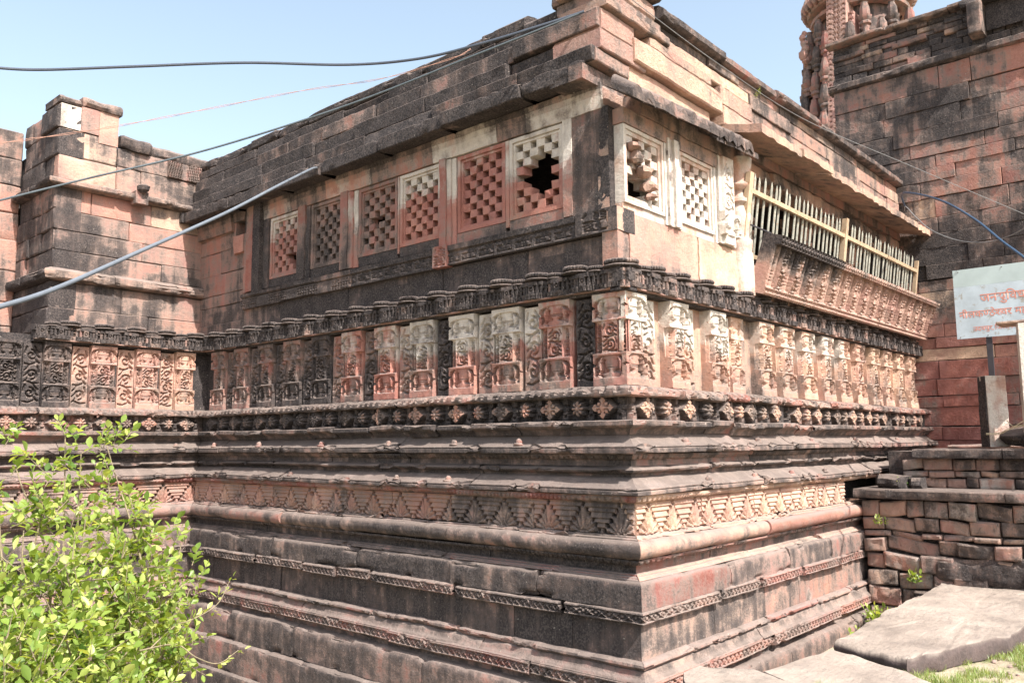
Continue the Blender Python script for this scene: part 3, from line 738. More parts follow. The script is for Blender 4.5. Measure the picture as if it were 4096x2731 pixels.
wins = [  # u0,u1, colours low->high (dk, wh), tint, broken ellipses
 ((.62, 1.11), (.12, .22), (.14, .80), .35, [(2.9, 4.2, 1.75, 2.6), (2.0, 5.9, 1.2, 1.2)]),
 ((1.28, 1.77), (.14, .10), (.10, .42), .28, []),
 ((2.12, 2.60), (.16, .10), (.12, .78), .35, []),
 ((2.76, 3.27), (.34, .10), (.30, .35), .25, [(3.4, 4.2, .75, .9)]),
 ((3.68, 4.13), (.48, .18), (.42, .22), .6, []),
 ((4.50, 4.97), (.26, .12), (.18, .62), .35, [(1.0, 2.0, .9, .9)])]
for k, ((a, b), lo, hi, tn, hol) in enumerate(wins):
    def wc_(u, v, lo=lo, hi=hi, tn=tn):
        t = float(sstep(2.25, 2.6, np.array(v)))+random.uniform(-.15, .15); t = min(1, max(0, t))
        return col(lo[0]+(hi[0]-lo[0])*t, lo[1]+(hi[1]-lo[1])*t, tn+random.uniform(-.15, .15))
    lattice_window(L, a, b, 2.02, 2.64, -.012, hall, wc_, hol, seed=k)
    mb = MB(); 
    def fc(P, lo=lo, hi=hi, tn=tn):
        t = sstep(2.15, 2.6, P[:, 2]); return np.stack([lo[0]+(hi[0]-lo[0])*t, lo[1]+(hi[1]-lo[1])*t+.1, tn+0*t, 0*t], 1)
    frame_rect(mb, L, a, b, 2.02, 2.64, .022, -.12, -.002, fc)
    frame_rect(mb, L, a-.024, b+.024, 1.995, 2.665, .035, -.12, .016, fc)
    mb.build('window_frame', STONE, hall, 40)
# mullions, jambs, aprons between the windows
mb = MB()
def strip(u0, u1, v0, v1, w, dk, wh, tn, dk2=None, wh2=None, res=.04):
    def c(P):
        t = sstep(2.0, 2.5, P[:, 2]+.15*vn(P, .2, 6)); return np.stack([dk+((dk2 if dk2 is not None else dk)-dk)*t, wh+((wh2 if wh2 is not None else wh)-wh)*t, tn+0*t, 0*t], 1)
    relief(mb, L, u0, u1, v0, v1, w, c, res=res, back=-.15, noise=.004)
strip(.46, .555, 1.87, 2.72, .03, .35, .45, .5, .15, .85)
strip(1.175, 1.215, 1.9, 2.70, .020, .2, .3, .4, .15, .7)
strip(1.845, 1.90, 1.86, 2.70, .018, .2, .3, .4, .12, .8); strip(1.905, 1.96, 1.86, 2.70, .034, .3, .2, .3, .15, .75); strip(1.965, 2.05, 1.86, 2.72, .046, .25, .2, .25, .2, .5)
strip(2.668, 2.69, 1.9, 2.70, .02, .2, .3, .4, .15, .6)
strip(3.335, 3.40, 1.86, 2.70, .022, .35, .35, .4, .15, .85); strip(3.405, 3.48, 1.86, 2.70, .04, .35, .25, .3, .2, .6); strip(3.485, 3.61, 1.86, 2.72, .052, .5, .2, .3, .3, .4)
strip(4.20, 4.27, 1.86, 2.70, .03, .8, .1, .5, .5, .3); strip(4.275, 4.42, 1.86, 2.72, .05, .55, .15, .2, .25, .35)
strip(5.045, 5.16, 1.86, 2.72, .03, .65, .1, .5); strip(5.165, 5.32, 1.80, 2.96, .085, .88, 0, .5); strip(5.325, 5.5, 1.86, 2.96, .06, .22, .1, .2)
for a, b, dk, wh in ((.565, 1.17, .38, .15), (1.22, 1.84, .48, .12), (2.055, 2.66, .62, .1), (2.70, 3.33, .85, .05), (3.62, 4.19, .8, .1), (4.43, 5.04, .75, .15)):
    relief(mb, L, a, b, 1.86, 1.955, .012, col(dk, wh, .3), res=.04, back=-.15, noise=.004)
mb.build('window_mullions', STONE, hall, 40)
# lintel under the eave
mb = MB(); 
for a, b, dk, wh, tn in ((.14, .95, .28, .72, .5), (.955, 1.30, .42, .3, .3), (1.305, 2.15, .22, .80, .5), (2.155, 3.1, .30, .50, .35), (3.105, 3.9, .2, .62, .5), (3.905, 4.6, .42, .45, .5), (4.605, 5.16, .3, .6, .5), (5.90, 6.9, .38, .35, .3)):
    relief(mb, L, a, b, 2.712, 2.93, lambda U, V: .03+.02*(V-2.7)/.2, lambda P, dk=dk, wh=wh, tn=tn: np.stack([dk+.25*sstep(2.8, 2.93, P[:, 2]), wh-.1*sstep(2.8, 2.93, P[:, 2]), tn+0*P[:, 0], .12+0*P[:, 0]], 1), res=.05, back=-.2, noise=.006)
mb.build('lintel', STONE, hall)
# small square opening near the inner corner
mb = MB(); mb.box(L, 5.52, 5.60, 2.63, 2.93, -.2, .02, col(.5)); relief(mb, L, 5.605, 5.895, 2.81, 2.94, .02, col(.45, .3, .4), res=.05, back=-.3); relief(mb, L, 5.845, 5.895, 2.4, 2.81, .0, col(.3, .3, .4), res=.05, back=-.3); relief(mb, L, 5.505, 5.6, 1.86, 2.62, .03, col(.3, .35, .4), res=.04, back=-.2, noise=.006)
relief(mb, L, 5.61, 5.84, 2.40, 2.62, .035, col(.2, .4, .5), res=.03, back=-.1, noise=.01)
mb.build('blocked_opening', STONE, hall)

# eave and stepped roof courses, long side
def rc(dk): return lambda u, v, r: col(dk+.14*(r-.5), 0, .25+.5*r)
mb = MB()
EAV = [(.02, 3.06), (.262, 3.045), (.27, 3.038), (.272, 2.915), (.262, 2.905), (.02, 2.93)]
mould(mb, L.at(u=.18), EAV, 0, 6.9, cL(.74), seed=61, lens=(.6, 1.1), off=.02, chip=.55, rough=.6, res=.035, gap=.016, back=-.1, maxchip=.03)
mb.build('roof_eave', ROUGH, hall, 25)
mb = MB()
mb.box(L, .16, .30, 2.90, 3.03, -.6, .262, col(.5, 0, .4))
for z0, z1, w, sd, dk in ((3.055, 3.19, .19, 1, .78), (3.19, 3.36, .15, 2, .80), (3.36, 3.53, .10, 3, .60), (3.53, 3.66, .05, 4, .78)):
    masonry(mb, L, .09, 6.75, [z0, z1], (.55, 1.25), rc(dk), w=w, wj=.026, seed=60+sd, res=.05, rough=.006, rnd=.006, gap=.013, back=-.4)
mb.build('roof_courses', ROUGH, hall, 25)
def capprof(z, h, w): return [(w-.36, z+h), (w-.15, z+h), (w-.05, z+h-.02), (w, z+h-.06), (w, z+.02), (w-.03, z), (w-.2, z)]
mb = MB()
mould(mb, L, capprof(3.665, .17, .035), .95, 6.75, cL(.72), seed=71, lens=(.5, 1.2), off=.018, chip=1., res=.05, back=-.4, gap=.014)
mould(mb, L, capprof(3.60, .16, .075), .30, .95, cL(.8), seed=72, lens=(1, 2), off=.01, chip=.6, res=.05, back=-.4)
mb.build('parapet_coping', ROUGH, hall)

# ---- corner stack and sunny parapet
def gc(u, v, r):
    ye = .35*(r > .7)+.22; return col(.30+.14*r, .22, .4+.5*r, ye)
# corner of the roof seen end on (returns of the long-side courses)
mb = MB()
for z0, z1, u0, u1, w, c in ((3.055, 3.17, -.17, .32, -.085, col(.35, .05, .8, .1)), (3.18, 3.34, -.13, .55, -.06, col(.25, .05, .75, .1)), (3.35, 3.53, -.10, .38, -.07, col(.22, .08, .8, .1)), (3.54, 3.62, -.10, .9, -.02, col(.3, .1, .8, .2)), (3.63, 3.72, -.07, .8, -.06, col(.3, .05, .7, .1))):
    stone(mb, G, u0, u1, z0, z1, w, c, back=-.5, rough=.006, rnd=.008)
relief(mb, G, -.255, .30, 2.905, 3.04, -.175, col(.62, .0, .6, .1), res=.04, back=-.5, noise=.006)
stone(mb, G, -.02, .28, 2.74, 2.90, -.12, col(.25, .1, .75, .3), back=-.3, rough=.012)
stone(mb, G, -.13, .75, 3.735, 3.90, -.07, col(.2, .05, .95, .15), back=-.45, rough=.01, rnd=.02)
mb.build('corner_courses', ROUGH, hall, 25)
mb = MB()
stone(mb, G, .33, 1.75, 2.93, 3.20, -.10, col(.10, .1, 1., .35), back=-.4, rough=.004)
stone(mb, G, .34, 1.9, 3.21, 3.42, -.03, col(.16, .25, .9, .45), back=-.4, rough=.005, rnd=.012, skew=-.01)
stone(mb, G, .6, 1.7, 3.43, 3.53, -.045, col(.22, .1, .95, .25), back=-.4, rough=.005, rnd=.008)
stone(mb, G, 1.0, 2.6, 3.54, 3.66, -.09, col(.16, .1, .7, .8), back=-.4, rough=.005, rnd=.008)
stone(mb, G, 1.92, 2.6, 3.33, 3.52, -.06, col(.25, .1, .9, .3), back=-.4, rough=.006, rnd=.008)
stone(mb, G, 1.95, 3.0, 3.13, 3.32, -.05, col(.15, .2, .9, .35), back=-.4, rough=.006, rnd=.010)
masonry(mb, G, .9, 7.55, [3.665, 3.76], (.6, 1.3), gc, w=-.09, wj=.012, seed=83, res=.06, rough=.004, rnd=.005, back=-.4)
masonry(mb, G, 2.62, 7.55, [3.30, 3.50, 3.66], (.7, 1.2), gc, w=-.08, wj=.012, seed=84, res=.06, rough=.004, rnd=.005, back=-.4)
masonry(mb, G, 3.02, 7.55, [3.1, 3.29], (.7, 1.2), gc, w=-.06, wj=.012, seed=85, res=.06, rough=.004, rnd=.005, back=-.4)
mb.build('parapet_wall', ROUGH, hall, 25)
mb = MB()
mould(mb, G, capprof(3.765, .14, .0), .75, 7.55, cL(.50), seed=73, lens=(1.0, 1.8), off=.012, chip=.7, res=.05, back=-.5, gap=.012)
mould(mb, G, capprof(3.905, .13, .0), -.12, .75, cL(.55), seed=74, lens=(1.0, 1.8), off=.012, chip=.7, res=.05, back=-.5, gap=.012)
mb.build('parapet_coping', ROUGH, hall)
mb = MB()   # same stack turned onto the long side
for z0, z1, u0, u1, w, c in ((3.62, 3.72, .07, .55, .03, col(.35, .05, .6)), (3.735, 3.90, .10, .62, .09, col(.35, .05, .7)), (3.905, 4.04, .06, .55, .08, col(.8, 0, .4))):
    stone(mb, L, u0, u1, z0, z1, w, c, back=-.4, rough=.012, rnd=.02)
mb.build('corner_courses', ROUGH, hall)

# ---- sunny side: slab wall, windows, column, grille, slanted seat back
mb = MB()
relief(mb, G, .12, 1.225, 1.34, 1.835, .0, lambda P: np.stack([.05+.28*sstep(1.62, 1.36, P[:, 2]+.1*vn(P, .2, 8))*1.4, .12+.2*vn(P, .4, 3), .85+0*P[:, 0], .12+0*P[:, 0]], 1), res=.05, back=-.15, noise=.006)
relief(mb, G, 1.235, 2.08, 1.34, 1.83, lambda U, V: .01+0*U, col(.10, .15, .9, .62), res=.05, back=-.15, noise=.006)
relief(mb, G, -.05, .115, 1.34, 1.664, -.01, col(.35, .1, .5, .1), res=.05, back=-.15, noise=.006)
mb.build('upper_wall', STONE, hall)
for k, (a, b, nc, nr, hol) in enumerate(((.12, .60, 5, 8, [(1.6, 1.6, 1.5, 2.0)]), (1.0, 1.48, 6, 8, []))):
    lattice_window(G, a, b, 1.98, 2.50, -.02, hall, lambda u, v: col(.12, .66, .5+random.uniform(-.3, .3), .2), hol, ncol=nc, nrow=nr, seed=k+1, depth=.12)
    mb = MB(); frame_rect(mb, G, a, b, 1.98, 2.50, .035, -.12, -.008, col(.08, .62, .6, .4)); frame_rect(mb, G, a-.037, b+.037, 1.943, 2.537, .03, -.12, .008, col(.08, .7, .6, .45)); mb.build('window_frame', STONE, hall, 40)
mb = MB()   # broken blocks still hanging in the first window
for (u, v, s) in ((.17, 2.40, .05), (.24, 2.31, .06), (.33, 2.22, .06), (.41, 2.11, .055), (.43, 2.03, .04)):
    blob(mb, G, u, v, .01, s*1.25, s*.8, .07, col(.25, .3, .9, .2), n=5, amp=.5, seed=int(u*100))
mb.build('broken_blocks', ROUGH, hall, 20)
mb = MB()
for j, (a, b, w) in enumerate(((.672, .70, .012), (.705, .735, .034), (.74, .79, .02), (.795, .87, .045), (.875, .925, .02))):
    relief(mb, G, a, b, 1.84, 2.62, w, lambda P: np.stack([.10+.2*(vn(P, .1, 5) > .5), .75+0*P[:, 0], .6+0*P[:, 0], .4+0*P[:, 0]], 1), res=.04, back=-.15, noise=.003)
relief(mb, G, 1.56, 1.60, 1.84, 2.62, .01, col(.1, .7, .6, .4), res=.04, back=-.15)
relief(mb, G, .05, 1.95, 1.842, 1.91, -.012, col(.06, .6, .6, .5), res=.04, back=-.15, noise=.004)
relief(mb, G, .04, 1.60, 2.572, 2.70, .02, col(.35, .3, .6, .3), res=.04, back=-.15, noise=.006)
relief(mb, G, .30, 2.2, 2.71, 2.90, .03, col(.4, .25, .6, .3), res=.05, back=-.2, noise=.01)
mb.build('window_mullions', STONE, hall, 40)
def cp(U, V):
    x = U-1.775; H = np.where(np.abs(x) < .1, .06, .03)
    H = H-.022*scroll_field(x, V-2.18, .2, .46, 0, 1.)*(V > 2.17)*(V < 2.66)
    v, d = vase_field(x, V-1.93, .32, .2); return np.where((V > 1.93) & (V < 2.15), .04+.05*v, H)
mb = MB(); relief(mb, G, 1.62, 1.935, 1.85, 2.70, cp, col(.05, .75, .6, .4), res=.0085, back=-.12, noise=.003); mb.build('carved_pilaster', STONE, hall, 40)

def lathe(mb, c, prof, C, n=20, noise=0., ax=None, seed=0):
    """prof: (r,z) ; c centre"""
    pr = np.array(prof); ph = np.linspace(0, 2*math.pi, n, endpoint=False)
    X = c[0]+pr[:, 0][None]*np.cos(ph)[:, None]; Y = c[1]+pr[:, 0][None]*np.sin(ph)[:, None]; Z = c[2]+np.broadcast_to(pr[:, 1][None], X.shape)
    P = np.stack([X, Y, Z], -1)
    if noise: P = P+noise*np.stack([vn(P, .05, seed+k) for k in range(3)], -1)
    mb.grid(P, C, False, close_u=True)
def column(x, y, par, c):
    mb = MB()
    lathe(mb, (x, y, 0), [(0, 1.4), (.13, 1.4), (.13, 1.8), (.12, 1.84), (.13, 1.88), (.13, 1.95), (.10, 1.98), (.105, 2.12), (.125, 2.2), (.11, 2.27), (.10, 2.3), (.135, 2.33), (.135, 2.36), (.10, 2.38), (.09, 2.45), (.14, 2.47), (.15, 2.5), (.11, 2.54), (.12, 2.62), (.15, 2.70), (.15, 2.78), (0, 2.8)], c, noise=.006)
    mb.build('round_column', STONE, par, 50)
column(2.10, .02, hall, col(.12, .6, .6, .3))
for x in (3.3, 5.0, 6.6): column(x, .55, hall, col(.2, .3, .5, .3))
mb = MB()   # beam above the grille, with rough brackets
masonry(mb, G, 2.1, 7.6, [2.80, 2.95], (.9, 1.5), lambda u, v, r: col(.35, .15, .4+.4*r, .3), w=-.12, wj=.02, seed=91, res=.06, rough=.012, rnd=.02, back=-.4)
for x in (3.3, 5.0, 6.6): stone(mb, G, x-.28, x+.3, 2.70, 2.83, -.22, col(.3, .2, .6, .4), back=-.5, rough=.02, rnd=.03)
mb.box(G, 2.0, 7.6, 2.95, 3.08, -.6, -.10, col(.4))
mb.build('lintel', ROUGH, hall)

# awnings
def awning(x0, x1, yw, zw, yf, zf, th, dk, seed, tiles, joints, dip=.0, ye=.25, nm='stone_awning'):
    mb = MB(); rg = np.random.default_rng(seed)
    js = [x0]+joints+[x1]
    for a, b in zip(js[:-1], js[1:]):
        dzz = rg.normal(0, .008); dy = rg.normal(0, .015)
        n = max(2, int((b-a)/.04)); us = np.linspace(a+.006, b-.006, n+1); vs = np.linspace(0, 1, 9)
        U, V = np.meshgrid(us, vs, indexing='ij')
        ed = .03*np.clip(vn(np.stack([U, U*0, U*0], -1), .09, seed)+.1, 0, 1)*(V > .95)
        Yf = yf+dy+ed
        Yt = yw+(Yf-yw)*V; Zt = zw+(zf-zw)*V+dzz-dip*(x1-U)/(x1-x0)
        top = np.stack([U, Yt, Zt+th+.004*vn(np.stack([U, Yt, Zt], -1), .06, seed)], -1)
        bot = np.stack([U, Yt+.0*V, Zt+.008*vn(np.stack([U, Yt, Zt], -1), .15, seed+5)], -1)
        P = np.concatenate([bot, top[:, ::-1]], 1)
        P = np.concatenate([P[:1]*0+P[:1].mean(1, keepdims=True), P, P[-1:]*0+P[-1:].mean(1, keepdims=True)], 0)
        c0 = rg.uniform(0, .1)
        def cf(Q): 
            o = np.zeros((len(Q), 4)); o[:, 0] = dk+c0; o[:, 2] = .6; o[:, 3] = ye; o[:, 1] = .1; return o
        mb.grid(P, cf, False, close_v=True)
    for k in range(tiles):     # rolled ribs running down the slope
        x = x0+.10+k*(x1-x0-.15)/tiles; wd = .076
        ph = np.linspace(-.25, math.pi+.25, 11); vs = np.linspace(.30, 1.09, 5)
        A, V = np.meshgrid(ph, vs, indexing='ij')
        X = x+wd*np.cos(A)*random.uniform(.9, 1.1); Yt = yw+(yf-yw)*V; Zt = zw+(zf-zw)*V+th+.0+np.sin(A)*.10*random.uniform(.85, 1.1)-dip*(x1-x)/(x1-x0)
        P = np.stack([X, Yt, Zt], -1); P = P+.006*np.stack([vn(P, .06, 3+k)]*3, -1)
        P = np.concatenate([P, np.stack([x+0*P[:, -1, 0], P[:, -1, 1]-.002, zf+th-dip*(x1-x)/(x1-x0)+0*P[:, -1, 2]], -1)[:, None]], 1)
        mb.grid(P, col(.56+random.uniform(-.1, .1), .1, .6, .1), False)
    mb.build(nm, ROUGH, hall, 40)
awning(-.16, 2.12, .05, 2.93, -.21, 2.745, .05, .50, 3, 12, [1.25], dip=.10)
awning(1.95, 7.58, .12, 3.06, -.33, 2.95, .085, .20, 4, 0, [2.95, 3.75, 4.75, 5.9], ye=.55, nm='stone_awning')

# iron grille
gr = MB(); GY = -.12
Gf = Fr((0, .236, 0), (1, 0, 0), (0, -1, 0), (0, -.14, 1))
gr.box(Gf, 2.05, 2.13, 1.76, 2.62, -.025, .025, col(.2)); gr.box(Gf, 4.62, 4.69, 1.76, 2.66, -.03, .03, col(.2)); gr.box(Gf, 7.50, 7.55, 1.76, 2.60, -.025, .025, col(.2))
for a, b in ((2.131, 4.619), (4.691, 7.499)):
    gr.box(Gf, a, b, 2.425, 2.468, -.012, .022, col(.2)); gr.box(Gf, a, b, 1.80, 1.84, -.012, .022, col(.2))
grille = gr.build('iron_grille', PAINT, hall, 0)
xs = [x for x in np.arange(2.24, 7.46, .122) if not (4.58 < x < 4.73)]
bar = MB()
def barm(h):
    m = MB(); r = .014; pts = [(r, 1.79), (r, 2.62+h), (.0008, 2.68+h)]
    lathe(m, (0, .0, 0), [(0, 1.79)]+pts, col(.3), n=6); return m
proto = barm(0).build('bar', BARP, grille, 0)
protoh = [proto]
proto.location = (0, 0, 0)
for i, x in enumerate(xs):
    o = proto if i == 0 else proto.copy()
    if i: COL.objects.link(o)
    o.location = (x, .256, random.uniform(-.02, .015)); o.rotation_euler = (.139+random.uniform(-.004, .004), random.uniform(-.006, .006), 0)
mb = MB()  # bent cross wire
lx = np.linspace(2.13, 2.5, 6)
mb.box(Gf, 2.13, 2.62, 2.10, 2.112, .03, .042, col(.3)); mb.build('cross_rod', DARKIRON, hall, 0)
# room floor and back behind the grille so that it reads as a dark hall
mb = MB(); mb.box(Fr((0, 0, 0), (1, 0, 0), (0, 1, 0)), .1, RX, 1.30, 1.36, .02, 2.6, col(.6)); mb.build('room_floor', STONE, hall, 0)

# slanted seat back (leans outwards)
lean = math.atan2(.17, .50)
SV = np.array([0, -math.sin(lean), math.cos(lean)]); SW = np.array([0, -math.cos(lean), -math.sin(lean)])
S = Fr((0, -.13, 1.425), (1, 0, 0), SW, SV)
def seath(U, V):
    per = .335; x = ((U-2.3)/per) % 1
    pl = x < .44                                # carved flat strip
    xs_ = (x-.22)*per; y = V-.10
    g = scroll_field(xs_, y, .14, .42, 0, 1.1)
    H = np.where(pl, .045-.03*g, 0)
    xb = np.abs(((x-.44)/.56*2) % 1-.5)*per*.28      # two turned balusters per bay
    rr = np.interp((V % .17)/.17, [0, .1, .2, .3, .36, .42, .7, .85, .9, 1], [.034, .043, .028, .043, .026, .038, .045, .028, .043, .034])
    bal = np.sqrt(np.clip(1-(xb/rr)**2, 0, 1))*.085
    H = np.where(pl, H+.035+.012*(np.abs(x-.22) > .19), bal*.9-.02)
    H = np.where(V > .50, .11, H)
    low = V < .09
    H = np.where(low, .06+.02*((np.abs(((U/.05) % 1)-.5)+np.abs(((V/.045) % 1)-.5)) < .4), H)
    top = V > .50
    H = np.where(top, .115-.02*groove(np.abs(((U/.07) % 1)-.5+.3*np.sin(V*120)), .25), H)
    return H
mb = MB()
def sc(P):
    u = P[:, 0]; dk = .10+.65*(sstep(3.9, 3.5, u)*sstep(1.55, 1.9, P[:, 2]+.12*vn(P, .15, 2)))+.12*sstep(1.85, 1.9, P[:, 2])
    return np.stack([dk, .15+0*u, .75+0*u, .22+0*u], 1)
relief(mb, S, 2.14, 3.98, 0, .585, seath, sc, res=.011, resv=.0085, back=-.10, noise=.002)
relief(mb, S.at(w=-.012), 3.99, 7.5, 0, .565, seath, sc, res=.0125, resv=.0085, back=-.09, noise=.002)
mb.build('slanted_seat_back', STONE, hall, 40)
mb = MB()
mb.box(G, 2.3, 7.55, 1.36, 1.47, -.1, .03, col(.2, .2, .8, .4)); mb.build('seat_ledge', STONE, hall, 0)

# ================================================================== WING upper part
def wcf(u, v, r):
    if v < 2: return col(.40, .12, .5+.5*r, .15+.3*(r > .8))
    return col(.33+.14*r+.14*float(vn(np.array([u, v, 0.]), .5, 9)), .06, .35+.5*r, .06+.5*(r > .88))
mb = MB(); 
masonry(mb, WU, -.1, 1.84, [1.36, 1.62, 1.935], (.7, 1.2), wcf, seed=11, wj=.006, res=.08, rough=.004, rnd=.008, w=0)
masonry(mb, WU, -.1, 1.83, [2.085, 2.32, 2.56, 2.80, 3.08], (.45, 1.1), wcf, seed=12, wj=.006, res=.08, rough=.004, rnd=.008, w=-.02)
masonry(mb, WU, -.1, 1.14, [3.17, 3.49, 3.73], (.5, 1.0), lambda u, v, r: col(.42, .1, .6+.3*r, .1), seed=13, wj=.008, res=.08, rough=.005, rnd=.01, w=-.02)
masonry(mb, WU, -.1, 1.13, [3.73, 3.88], (.5, .9), lambda u, v, r: col(.6, .0, .6+.3*r, .1), seed=14, wj=.02, res=.08, rough=.012, rnd=.03, w=0.02)
masonry(mb, WU, 1.15, 1.83, [3.17, 3.47, 3.80], (.6, 1.0), lambda u, v, r: col(.26, .15, .7+.3*r, .2+.5*(r > .7)), seed=15, wj=.008, res=.08, rough=.005, rnd=.01, w=0)
relief(mb, WU, 1.60, 1.83, 3.81, 4.10, .0, col(.15, .85, .5), res=.06, back=-.3, noise=.004); relief(mb, WU, 1.385, 1.595, 3.81, 4.12, .004, col(.3, .1, .8), res=.06, back=-.3, noise=.004); relief(mb, WU, 1.15, 1.38, 3.72, 4.13, .0, col(.2, .1, .95, .1), res=.06, back=-.3, noise=.004)
stone(mb, WU, 1.11, 1.58, 4.135, 4.24, .04, col(.45, .1, .8, .1), back=-.5, rough=.015, rnd=.03); stone(mb, WU, 1.585, 1.85, 4.115, 4.20, .01, col(.6, .1, .7, .1), back=-.5, rough=.02, rnd=.03)
# the side of the pier that turns away (shaded)
WS = Fr((-1.84, 6.75, 0), (0, 1, 0), (-1, 0, 0))
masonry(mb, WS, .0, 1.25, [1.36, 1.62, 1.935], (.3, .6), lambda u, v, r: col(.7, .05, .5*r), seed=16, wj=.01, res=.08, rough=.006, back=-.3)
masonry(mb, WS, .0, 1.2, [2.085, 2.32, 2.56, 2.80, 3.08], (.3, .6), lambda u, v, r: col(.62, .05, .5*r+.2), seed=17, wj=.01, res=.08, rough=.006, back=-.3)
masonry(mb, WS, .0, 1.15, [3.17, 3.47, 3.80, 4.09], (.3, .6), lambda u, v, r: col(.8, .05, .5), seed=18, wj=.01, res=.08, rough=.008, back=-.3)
WV = Fr((-1.84, 7.95, 0), (-1, 0, 0), (0, -1, 0))
masonry(mb, WV, .0, 2.6, [1.2, 1.5, 1.8, 2.2, 2.6, 2.95, 3.3, 3.65, 4.02], (.5, 1.1), lambda u, v, r: col(.42+.25*(v > 3.3), .08, .5, .1), seed=19, wj=.01, res=.1, rough=.006, back=-.3)
core(mb, -1.80, .5, 6.85, 9., 1.2, 3.7); core(mb, -1.75, -1.2, 6.85, 7.9, 3.7, 4.08); core(mb, -4.4, -1.8, 8.05, 9, 1.2, 3.3); core(mb, -4.5, 0.1, LY+.05, 9, -3.3, 1.25)
mb.build('upper_wall', STONE, wing)
ST1 = [(-.05, 3.175), (.04, 3.165), (.10, 3.15), (.11, 3.14), (.11, 3.095), (.095, 3.08), (-.05, 3.075)]
ST2 = [(-.05, 2.10), (.0, 2.09), (.09, 2.05), (.10, 2.04), (.10, 1.965), (.08, 1.945), (-.05, 1.935)]
for nm, pr_, dk in (('string_course', ST1, .35), ('string_course', ST2, .34)):
    mb = MB(); mould(mb, WU, pr_, -.1, 1.84, cL(dk, .1, None, .2), seed=int(dk*100), lens=(.5, 1.0), off=.008, chip=1., m1=1)
    mould(mb, WS, pr_, 0, 1.2, cL(.7), seed=int(dk*100)+3, lens=(.4, .9), off=.008, chip=1., m0=-1); mb.build(nm, STONE, wing)
mb = MB(); relief(mb, WU, .80, .96, 3.02, 3.18, .15, col(.4, .05, .6), res=.02, back=0, noise=.006); lathe(mb, (-.88, 6.58, 3.19), [(.03, -.03), (.07, .0), (.075, .05), (.05, .07), (.03, .02)], col(.7), n=12, noise=.005); mb.build('broken_spout', ROUGH, wing)
mb = MB(); 
def fan(U, V):
    x = U-.27; y = V-3.51; a = np.abs(x)+.0; return .01+.025*np.abs(np.sin((y-.35*np.abs(x))*math.pi/.022))*(np.abs(x) > .03)
relief(mb, WU, .04, .5, 3.50, 3.715, fan, col(.42, .1, .6), res=.01, back=-.05); mb.build('carved_block', STONE, wing)

# ================================================================== tall back wall
bw = thing('tall_stone_building', 'high red and black stained ashlar wall rising beside the pale blue signboard', 'building', (8.5, -2, -.2))
mb = MB()
def bcf(u, v, r):
    dk = .36+.07*(r-.5)
    if v > 5.6: return col(.30+.5*((r*7) % 1), .05, .3+.6*((r*13) % 1), .75*(((r*29) % 1) > .8))
    if 2.3 < v < 3.4: dk = .52
    if 4.2 < v < 5.4 and u < .6: dk = .50
    if v < 2.3: dk = .16
    q = float(vn(np.array([u, v*1.8, 1.]), .9, 3)); dk += .16*q
    if v < 1.0: return col(.16+.1*q, 0, .02+.2*r, 0)  # shadow over the lowest courses painted in as a darker red
    return col(dk, .04, .10+.36*r, .85 if r > .90 else .06+.12*((r*17) % 1))
zs = [-.2]; rg = np.random.default_rng(2)
while zs[-1] < 5.3: zs.append(zs[-1]+rg.uniform(.15, .30))
zs[-1] = 5.5
masonry(mb, BX, -.96, 3.6, zs, (.4, 1.6), bcf, seed=21, wj=.010, res=.07, rough=.008, rnd=.005, gap=.008, patch=(.42, .5))
zs = [5.62]
while zs[-1] < 6.2: zs.append(zs[-1]+rg.uniform(.07, .13))
zs[-1] = 6.26
masonry(mb, BX, -.96, 3.6, zs, (.15, .55), bcf, seed=22, wj=.025, res=.06, rough=.010, rnd=.008, gap=.012, w=-.03)
mb.box(BX, -.92, 3.6, -.2, 6.25, -1.5, -.08, col(.8))
mb.build('wall', ROUGH, bw, 25)
mb = MB(); mould(mb, BX, [(-.1, 5.64), (.06, 5.62), (.09, 5.6), (.09, 5.52), (.05, 5.50), (-.1, 5.49)], -1.02, 3.6, cL(.55), seed=5, lens=(.5, 1.3), off=.012, chip=1.2); mb.build('string_course', ROUGH, bw)
mb = MB(); mould(mb, BX, [(-.4, 6.35), (.07, 6.33), (.09, 6.32), (.09, 6.28), (.06, 6.265), (-.1, 6.26)], -1.02, 3.6, cL(.35, .1, None, .3), seed=6, lens=(.7, 1.3), off=.012, chip=1.2); mb.build('coping', ROUGH, bw)
mb = MB(); stone(mb, BX.at(w=.16), .95, 3.6, 6.20, 6.32, 0, col(.85), back=-.3, rough=.02, rnd=.03)
stone(mb, BX.at(w=.26), 1.06, 1.24, 5.72, 6.19, 0, col(.4, .1, .8, .2), back=-.3, rough=.01); mb.box(BX, 1.25, 2.9, 5.8, 6.19, .0, .012, col(1.)); mb.build('window_hood', ROUGH, bw)

